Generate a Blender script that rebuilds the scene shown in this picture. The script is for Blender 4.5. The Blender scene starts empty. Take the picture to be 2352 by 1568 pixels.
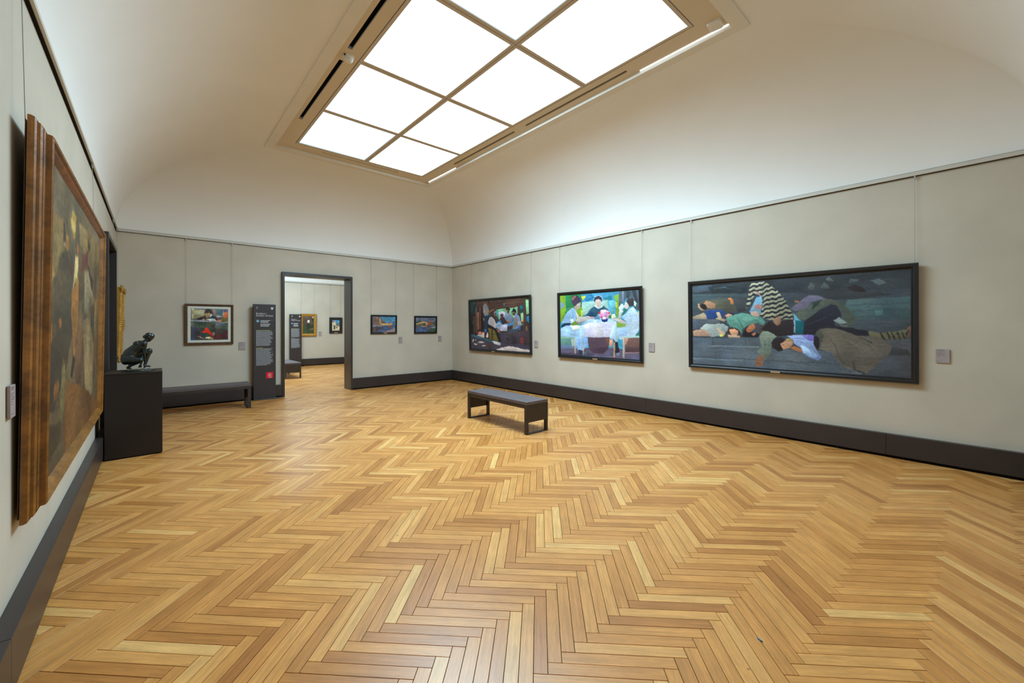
import bpy, bmesh, math, random
import numpy as np
from mathutils import Vector, Matrix

random.seed(7)
sc = bpy.context.scene
COL = sc.collection

# ------------------------------------------------------------------ camera, world, exposure
CAM = Vector((-6.3527, -9.825, 1.5))
YAW, ROLL = math.radians(41.195), math.radians(-0.08)
FPX = 939.84                                    # focal length in pixels of the 2352 px wide frame
cam_d = bpy.data.cameras.new('camera')
cam_d.sensor_fit = 'HORIZONTAL'; cam_d.sensor_width = 36.0
cam_d.lens = FPX / 2352 * 36.0
cam_d.shift_y = -35.2 / 2352
cam_d.clip_start = 0.02; cam_d.clip_end = 100
cam = bpy.data.objects.new('camera', cam_d); COL.objects.link(cam)
cam.matrix_world = (Matrix.Translation(CAM) @ Matrix.Rotation(-YAW, 4, 'Z') @
                    Matrix.Rotation(math.pi / 2, 4, 'X') @ Matrix.Rotation(ROLL, 4, 'Z'))
sc.camera = cam

world = bpy.data.worlds.new('world'); sc.world = world
world.use_nodes = True
world.node_tree.nodes['Background'].inputs[0].default_value = (0.75, 0.85, 1.0, 1)
world.node_tree.nodes['Background'].inputs[1].default_value = 0.05

SKY_COLOUR = (0.575, 0.83, 1.0, 1)              # daylight behind the diffusing laylight panes
SKY_STRENGTH = ((1.8, 7.0, 7.0, 1.8), (19.0, 37.0, 32.0, 6.5))   # two rows of panes, each from the front of the room to the back; the sun stands on one side of the roof
FAR_STRENGTH = 22.0
sc.view_settings.view_transform = 'Standard'
sc.view_settings.look = 'None'
sc.view_settings.gamma = 1.0
sc.view_settings.exposure = 0.05
sc.view_settings.use_curve_mapping = False
sc.cycles.use_denoising = True
sc.cycles.max_bounces = 8
sc.cycles.diffuse_bounces = 6
sc.cycles.glossy_bounces = 4
sc.cycles.sample_clamp_indirect = 8.0
sc.cycles.sample_clamp_direct = 4.0
sc.cycles.caustics_reflective = False
sc.cycles.caustics_refractive = False

# ------------------------------------------------------------------ helpers
def lin(c):
    return tuple(((v / 255) / 12.92 if v / 255 <= 0.04045 else ((v / 255 + 0.055) / 1.055) ** 2.4) for v in c)

def mesh_from(name, verts, faces, smooth=False):
    me = bpy.data.meshes.new(name)
    me.from_pydata([tuple(v) for v in verts], [], faces)
    if smooth:
        me.polygons.foreach_set('use_smooth', [True] * len(me.polygons))
    me.update()
    return me

def link(name, me, mat=None, parent=None, loc=None, rot=None):
    o = bpy.data.objects.new(name, me); COL.objects.link(o)
    if mat is not None and me is not None and not me.materials:
        me.materials.append(mat)
    if parent is not None: o.parent = parent
    if loc is not None: o.location = loc
    if rot is not None: o.rotation_euler = rot
    return o

def tag(o, label=None, cat=None, group=None, kind=None):
    if label: o['label'] = label
    if cat: o['category'] = cat
    if group: o['group'] = group
    if kind: o['kind'] = kind
    return o

def empty(name, loc=(0, 0, 0), rz=0.0, label=None, cat=None, group=None, kind=None):
    o = bpy.data.objects.new(name, None); COL.objects.link(o)
    o.empty_display_size = 0.1
    o.location = loc; o.rotation_euler = (0, 0, rz)
    return tag(o, label, cat, group, kind)

class MB:
    """collects boxes, tubes and blobs into one mesh"""
    def __init__(self): self.v = []; self.f = []
    def add(self, vs, fs):
        n = len(self.v); self.v += [tuple(q) for q in vs]; self.f += [tuple(i + n for i in f) for f in fs]; return self
    def box(self, a, b):
        x0, x1 = sorted((a[0], b[0])); y0, y1 = sorted((a[1], b[1])); z0, z1 = sorted((a[2], b[2]))
        return self.add([(x0,y0,z0),(x1,y0,z0),(x1,y1,z0),(x0,y1,z0),(x0,y0,z1),(x1,y0,z1),(x1,y1,z1),(x0,y1,z1)],
                        [(0,3,2,1),(4,5,6,7),(0,1,5,4),(1,2,6,5),(2,3,7,6),(3,0,4,7)])
    def tube(self, p, q, r, r2=None, n=8):
        p, q = Vector(p), Vector(q); d = (q - p).normalized(); r2 = r if r2 is None else r2
        a = d.orthogonal().normalized(); b = d.cross(a)
        vs = [p + (a * math.cos(t) + b * math.sin(t)) * r for t in [2 * math.pi * i / n for i in range(n)]]
        vs += [q + (a * math.cos(t) + b * math.sin(t)) * r2 for t in [2 * math.pi * i / n for i in range(n)]]
        fs = [(i, (i + 1) % n, n + (i + 1) % n, n + i) for i in range(n)] + [tuple(range(n))[::-1], tuple(range(n, 2 * n))]
        return self.add(vs, fs)
    def blob(self, c, r, rot=None, nu=12, nv=8):
        vs, fs = [], []
        M = rot.to_matrix() if rot is not None else Matrix.Identity(3)
        for j in range(1, nv):
            th = math.pi * j / nv
            for i in range(nu):
                ph = 2 * math.pi * i / nu
                vs.append(Vector(c) + M @ Vector((r[0] * math.sin(th) * math.cos(ph), r[1] * math.sin(th) * math.sin(ph), r[2] * math.cos(th))))
        top = len(vs); vs.append(Vector(c) + M @ Vector((0, 0, r[2]))); vs.append(Vector(c) + M @ Vector((0, 0, -r[2])))
        for j in range(nv - 2):
            for i in range(nu):
                fs.append((j * nu + i, (j + 1) * nu + i, (j + 1) * nu + (i + 1) % nu, j * nu + (i + 1) % nu))
        for i in range(nu):
            fs.append((top, i, (i + 1) % nu)); b = (nv - 2) * nu; fs.append((top + 1, b + (i + 1) % nu, b + i))
        return self.add(vs, fs)
    def build(self, name, mat, parent=None, loc=None, rot=None, smooth=False, bevel=0.0, tilt=0.0):
        v = self.v
        if tilt:
            R = Matrix.Rotation(tilt, 3, 'X'); v = [R @ Vector(q) for q in v]
        me = mesh_from(name, v, self.f, smooth)
        if bevel:
            bm = bmesh.new(); bm.from_mesh(me)
            bmesh.ops.bevel(bm, geom=list(bm.edges), offset=bevel, segments=2, profile=0.5, affect='EDGES', clamp_overlap=True)
            bm.to_mesh(me); bm.free()
        return link(name, me, mat, parent, loc, rot)

def box(name, a, b, mat, parent=None, bevel=0.0, **k):
    return MB().box(a, b).build(name, mat, parent, bevel=bevel, **k)

def rect_with_holes(mb, x0, x1, y0, y1, z0, z1, holes):
    """plates of a horizontal rectangle that leave the given rectangles open"""
    xs = sorted({x0, x1, *[h[0] for h in holes], *[h[1] for h in holes]})
    ys = sorted({y0, y1, *[h[2] for h in holes], *[h[3] for h in holes]})
    for j in range(len(ys) - 1):
        run = None
        for i in range(len(xs) - 1):
            cx, cy = (xs[i] + xs[i + 1]) / 2, (ys[j] + ys[j + 1]) / 2
            solid = not any(h[0] < cx < h[1] and h[2] < cy < h[3] for h in holes)
            if solid: run = [xs[i], xs[i + 1]] if run is None else [run[0], xs[i + 1]]
            if (not solid or i == len(xs) - 2) and run is not None:
                mb.box((run[0], ys[j], z0), (run[1], ys[j + 1], z1)); run = None
    return mb

# ------------------------------------------------------------------ materials
def principled(name, base=(0.5, 0.5, 0.5), rough=0.5, metal=0.0, spec=0.5, coat=0.0):
    m = bpy.data.materials.new(name); m.use_nodes = True
    b = m.node_tree.nodes['Principled BSDF']
    b.inputs['Base Color'].default_value = (*base, 1); b.inputs['Roughness'].default_value = rough
    b.inputs['Metallic'].default_value = metal; b.inputs['Specular IOR Level'].default_value = spec
    b.inputs['Coat Weight'].default_value = coat
    return m, m.node_tree, b

def nd(nt, t, **k):
    n = nt.nodes.new(t)
    for a, v in k.items(): setattr(n, a, v)
    return n

def mottled(name, base, var=0.06, scale=3.0, rough=0.6, spec=0.3, metal=0.0, bump=0.0, bscale=60.0, fine=0.0, coat=0.0, stretch=(1, 1, 1)):
    """base colour broken up by two noises, optional fine relief"""
    m, nt, b = principled(name, base, rough, metal, spec, coat)
    tc = nd(nt, 'ShaderNodeTexCoord'); mp = nd(nt, 'ShaderNodeMapping'); mp.inputs['Scale'].default_value = stretch
    nt.links.new(tc.outputs['Object'], mp.inputs[0])
    n1 = nd(nt, 'ShaderNodeTexNoise'); n1.inputs['Scale'].default_value = scale; n1.inputs['Detail'].default_value = 5
    nt.links.new(mp.outputs[0], n1.inputs['Vector'])
    n2 = nd(nt, 'ShaderNodeTexNoise'); n2.inputs['Scale'].default_value = bscale; n2.inputs['Detail'].default_value = 3
    nt.links.new(mp.outputs[0], n2.inputs['Vector'])
    mx = nd(nt, 'ShaderNodeMath', operation='MULTIPLY_ADD'); nt.links.new(n2.outputs[0], mx.inputs[0]); mx.inputs[1].default_value = fine
    nt.links.new(n1.outputs[0], mx.inputs[2])
    rmp = nd(nt, 'ShaderNodeValToRGB'); nt.links.new(mx.outputs[0], rmp.inputs[0])
    e = rmp.color_ramp.elements
    e[0].position = 0.28; e[1].position = 0.72 + fine
    e[0].color = (*[max(0, c * (1 - var)) for c in base], 1); e[1].color = (*[min(1, c * (1 + var)) for c in base], 1)
    nt.links.new(rmp.outputs[0], b.inputs['Base Color'])
    if bump:
        bp = nd(nt, 'ShaderNodeBump'); bp.inputs['Strength'].default_value = bump; bp.inputs['Distance'].default_value = 0.004
        nt.links.new(n2.outputs[0], bp.inputs['Height']); nt.links.new(bp.outputs[0], b.inputs['Normal'])
    return m

def emitter(name, colour, strength):
    m = bpy.data.materials.new(name); m.use_nodes = True; nt = m.node_tree
    for n in list(nt.nodes): nt.nodes.remove(n)
    o = nd(nt, 'ShaderNodeOutputMaterial'); e = nd(nt, 'ShaderNodeEmission')
    e.inputs[0].default_value = colour; e.inputs[1].default_value = strength
    nt.links.new(e.outputs[0], o.inputs[0]); return m

M = {}
M['wall'] = mottled('wall_plaster', (0.535, 0.475, 0.385), var=0.10, scale=1.6, rough=0.75, spec=0.2, bump=0.12, bscale=90, fine=0.12)
M['cove'] = mottled('cove_plaster', (0.80, 0.78, 0.745), var=0.02, scale=1.2, rough=0.85, spec=0.15)
M['rail'] = mottled('rail_paint', (0.56, 0.52, 0.455), var=0.03, scale=8, rough=0.5, spec=0.3)
M['plinth'] = mottled('plinth_shaded_lacquer', (0.017, 0.012, 0.011), var=0.08, scale=2.5, rough=0.42, spec=0.35)  # darker copy of the brown lacquer, the plinth's shade put into the colour
M['dark'] = mottled('dark_brown_lacquer', (0.037, 0.027, 0.025), var=0.10, scale=2.5, rough=0.36, spec=0.4)
M['black'] = mottled('black_shadow_gap', (0.008, 0.007, 0.006), var=0.1, scale=4, rough=0.8, spec=0.1)
M['jamb'] = mottled('dark_bronze_lining', (0.034, 0.028, 0.027), var=0.08, scale=2.0, rough=0.33, spec=0.45)
M['bench_top'] = mottled('bench_seat_lacquer', (0.105, 0.085, 0.088), var=0.12, scale=9, rough=0.5, spec=0.4, fine=0.1)
M['bench'] = mottled('bench_frame_lacquer', (0.040, 0.030, 0.025), var=0.10, scale=6, rough=0.42, spec=0.35)
M['frame_black'] = mottled('black_frame_lacquer', (0.012, 0.012, 0.013), var=0.06, scale=6, rough=0.22, spec=0.5)
M['frame_brown'] = mottled('walnut_frame', (0.085, 0.040, 0.018), var=0.35, scale=14, rough=0.4, stretch=(1, 1, 1))
M['frame_gilt'] = mottled('aged_gilt_wood', (0.215, 0.085, 0.013), var=0.85, scale=9, rough=0.36, spec=0.5, bump=0.35, bscale=45, fine=0.35, coat=0.1)
M['frame_gold'] = mottled('ornate_gold_leaf', (0.50, 0.27, 0.055), var=0.45, scale=18, rough=0.36, metal=0.55, bump=0.3, bscale=70, fine=0.3)
M['mat_white'] = mottled('ivory_mount_board', (0.62, 0.64, 0.56), var=0.03, scale=10, rough=0.8)
M['brass'] = mottled('brass_plaque', (0.45, 0.31, 0.18), var=0.15, scale=30, rough=0.4, metal=0.3)
M['wire'] = mottled('hanging_wire_steel', (0.30, 0.285, 0.25), var=0.05, scale=20, rough=0.5)
M['hook'] = mottled('hook_grey_metal', (0.36, 0.35, 0.33), var=0.1, scale=30, rough=0.4, metal=0.4)
M['label'] = mottled('label_card_mauve', (0.36, 0.295, 0.285), var=0.04, scale=20, rough=0.6)
M['label_edge'] = mottled('label_card_edge', (0.60, 0.55, 0.53), var=0.03, scale=20, rough=0.6)
M['ink'] = mottled('label_ink', (0.10, 0.075, 0.075), var=0.1, scale=60, rough=0.7)
M['print'] = mottled('white_print', (0.55, 0.56, 0.58), var=0.05, scale=60, rough=0.6)
M['print_grey'] = mottled('grey_print', (0.36, 0.37, 0.40), var=0.1, scale=80, rough=0.6)
M['print_lime'] = mottled('lime_print', (0.42, 0.46, 0.14), var=0.05, scale=60, rough=0.6)
M['print_blue'] = mottled('pale_blue_sticker', (0.20, 0.38, 0.55), var=0.06, scale=60, rough=0.5)
M['print_red'] = mottled('red_sticker', (0.72, 0.012, 0.022), var=0.05, scale=30, rough=0.4)
M['totem'] = mottled('totem_laminate', (0.036, 0.029, 0.030), var=0.06, scale=3, rough=0.42, spec=0.4)
M['ceil_panel'] = mottled('ceiling_border_panel', (0.66, 0.56, 0.42), var=0.04, scale=1.5, rough=0.6, spec=0.2)
M['ceil_trim'] = mottled('ceiling_trim_paint', (0.74, 0.70, 0.63), var=0.03, scale=4, rough=0.6, spec=0.2)
M['sky_bar'] = mottled('laylight_bar_paint', (0.60, 0.52, 0.44), var=0.03, scale=4, rough=0.8, spec=0.1)
M['slot'] = mottled('air_slot_black', (0.004, 0.006, 0.012), var=0.1, scale=6, rough=0.7, spec=0.1)
M['plastic'] = mottled('detector_plastic', (0.72, 0.69, 0.63), var=0.03, scale=12, rough=0.4)
M['bronze'] = mottled('green_bronze', (0.013, 0.020, 0.019), var=0.45, scale=16, rough=0.22, metal=0.35, spec=0.7, bump=0.15, bscale=60, fine=0.2)
M['subfloor'] = mottled('floor_joint_dark', (0.035, 0.020, 0.010), var=0.2, scale=8, rough=0.9, spec=0.1)
M['blue_bit'] = mottled('blue_scrap_plastic', (0.03, 0.20, 0.42), var=0.1, scale=50, rough=0.4)
M['pane'] = [[emitter('laylight_daylight', SKY_COLOUR, s) for s in row] for row in SKY_STRENGTH]
M['pane_far'] = [[emitter('next_room_daylight', SKY_COLOUR, FAR_STRENGTH)] * 2] * 2
M['plenum'] = emitter('plenum_daylight', (0.80, 0.92, 1.0, 1), 0.75)
M['strip'] = emitter('edge_gap_daylight', (0.92, 0.97, 1.0, 1), 3.0)  # glow standing in for attic daylight at the panel edge, no lamp

def oak_material():
    m, nt, b = principled('oak_herringbone', (0.5, 0.3, 0.13), 0.3, 0, 0.5)
    L = nt.links.new
    uv = nd(nt, 'ShaderNodeUVMap'); uv.uv_map = 'UVMap'
    t1 = nd(nt, 'ShaderNodeAttribute', attribute_type='OBJECT', attribute_name='tone')
    t2 = nd(nt, 'ShaderNodeAttribute', attribute_type='GEOMETRY', attribute_name='ptone')
    tone = nd(nt, 'ShaderNodeMath', operation='ADD'); L(t1.outputs['Fac'], tone.inputs[0]); L(t2.outputs['Fac'], tone.inputs[1])
    off = nd(nt, 'ShaderNodeMath', operation='MULTIPLY'); L(tone.outputs[0], off.inputs[0]); off.inputs[1].default_value = 371.3
    com = nd(nt, 'ShaderNodeCombineXYZ'); L(off.outputs[0], com.inputs[0]); L(off.outputs[0], com.inputs[2])
    va = nd(nt, 'ShaderNodeVectorMath', operation='ADD'); L(uv.outputs[0], va.inputs[0]); L(com.outputs[0], va.inputs[1])
    mp = nd(nt, 'ShaderNodeMapping'); mp.inputs['Scale'].default_value = (2.2, 42, 1); L(va.outputs[0], mp.inputs[0])
    g = nd(nt, 'ShaderNodeTexNoise'); g.inputs['Scale'].default_value = 1.6; g.inputs['Detail'].default_value = 6; g.inputs['Distortion'].default_value = 0.6; L(mp.outputs[0], g.inputs['Vector'])
    mp2 = nd(nt, 'ShaderNodeMapping'); mp2.inputs['Scale'].default_value = (14, 260, 1); L(va.outputs[0], mp2.inputs[0])
    pore = nd(nt, 'ShaderNodeTexNoise'); pore.inputs['Scale'].default_value = 2.0; pore.inputs['Detail'].default_value = 3; L(mp2.outputs[0], pore.inputs['Vector'])
    mp3 = nd(nt, 'ShaderNodeMapping'); mp3.inputs['Scale'].default_value = (5, 9, 1); L(va.outputs[0], mp3.inputs[0])
    cl = nd(nt, 'ShaderNodeTexNoise'); cl.inputs['Scale'].default_value = 1.0; cl.inputs['Detail'].default_value = 3; L(mp3.outputs[0], cl.inputs['Vector'])
    r = nd(nt, 'ShaderNodeValToRGB'); L(tone.outputs[0], r.inputs[0])
    e = r.color_ramp.elements
    e[0].position = 0.0; e[0].color = (0.38, 0.140, 0.032, 1)
    e[1].position = 1.0; e[1].color = (0.74, 0.43, 0.15, 1)
    for p, c in ((0.10, (0.46, 0.182, 0.042, 1)), (0.35, (0.565, 0.24, 0.060, 1)), (0.62, (0.62, 0.278, 0.073, 1)), (0.85, (0.685, 0.338, 0.10, 1))):
        q = e.new(p); q.color = c
    def mul(col, src, lo, hi, a, bb):
        mr = nd(nt, 'ShaderNodeMapRange'); mr.inputs['From Min'].default_value = a; mr.inputs['From Max'].default_value = bb
        mr.inputs['To Min'].default_value = lo; mr.inputs['To Max'].default_value = hi; L(src, mr.inputs['Value'])
        sv = nd(nt, 'ShaderNodeVectorMath', operation='SCALE'); L(col, sv.inputs[0]); L(mr.outputs[0], sv.inputs['Scale']); return sv.outputs[0]
    c = mul(r.outputs[0], g.outputs[0], 0.82, 1.14, 0.3, 0.7)
    c = mul(c, pore.outputs[0], 0.86, 1.05, 0.30, 0.55)
    c = mul(c, cl.outputs[0], 0.90, 1.10, 0.3, 0.7)
    vo = nd(nt, 'ShaderNodeTexVoronoi', feature='F1'); vo.inputs['Scale'].default_value = 3.2; vo.inputs['Randomness'].default_value = 1.0; L(va.outputs[0], vo.inputs['Vector'])
    c = mul(c, vo.outputs['Distance'], 0.42, 1.0, 0.010, 0.032)
    L(c, b.inputs['Base Color'])
    tc = nd(nt, 'ShaderNodeTexCoord'); wn = nd(nt, 'ShaderNodeTexNoise'); wn.inputs['Scale'].default_value = 1.3; wn.inputs['Detail'].default_value = 4
    geo = nd(nt, 'ShaderNodeNewGeometry'); L(geo.outputs['Position'], wn.inputs['Vector'])
    rr = nd(nt, 'ShaderNodeMapRange'); rr.inputs['From Min'].default_value = 0.3; rr.inputs['From Max'].default_value = 0.7
    rr.inputs['To Min'].default_value = 0.28; rr.inputs['To Max'].default_value = 0.34; L(wn.outputs[0], rr.inputs['Value']); L(rr.outputs[0], b.inputs['Roughness'])
    bp = nd(nt, 'ShaderNodeBump'); bp.inputs['Strength'].default_value = 0.06; bp.inputs['Distance'].default_value = 0.002
    L(pore.outputs[0], bp.inputs['Height']); L(bp.outputs[0], b.inputs['Normal'])
    return m
M['oak'] = oak_material()

def canvas_material(name, rough=0.5, gain=1.0):
    m, nt, b = principled(name, (0.5, 0.5, 0.5), rough, 0, 0.35)
    at = nd(nt, 'ShaderNodeAttribute', attribute_type='GEOMETRY', attribute_name='paint')
    sv = nd(nt, 'ShaderNodeVectorMath', operation='SCALE'); nt.links.new(at.outputs['Color'], sv.inputs[0]); sv.inputs['Scale'].default_value = gain
    nt.links.new(sv.outputs[0], b.inputs['Base Color'])
    tc = nd(nt, 'ShaderNodeTexCoord'); n = nd(nt, 'ShaderNodeTexNoise'); n.inputs['Scale'].default_value = 120; nt.links.new(tc.outputs['Object'], n.inputs['Vector'])
    bp = nd(nt, 'ShaderNodeBump'); bp.inputs['Strength'].default_value = 0.15; bp.inputs['Distance'].default_value = 0.002
    nt.links.new(n.outputs[0], bp.inputs['Height']); nt.links.new(bp.outputs[0], b.inputs['Normal'])
    return m

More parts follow.
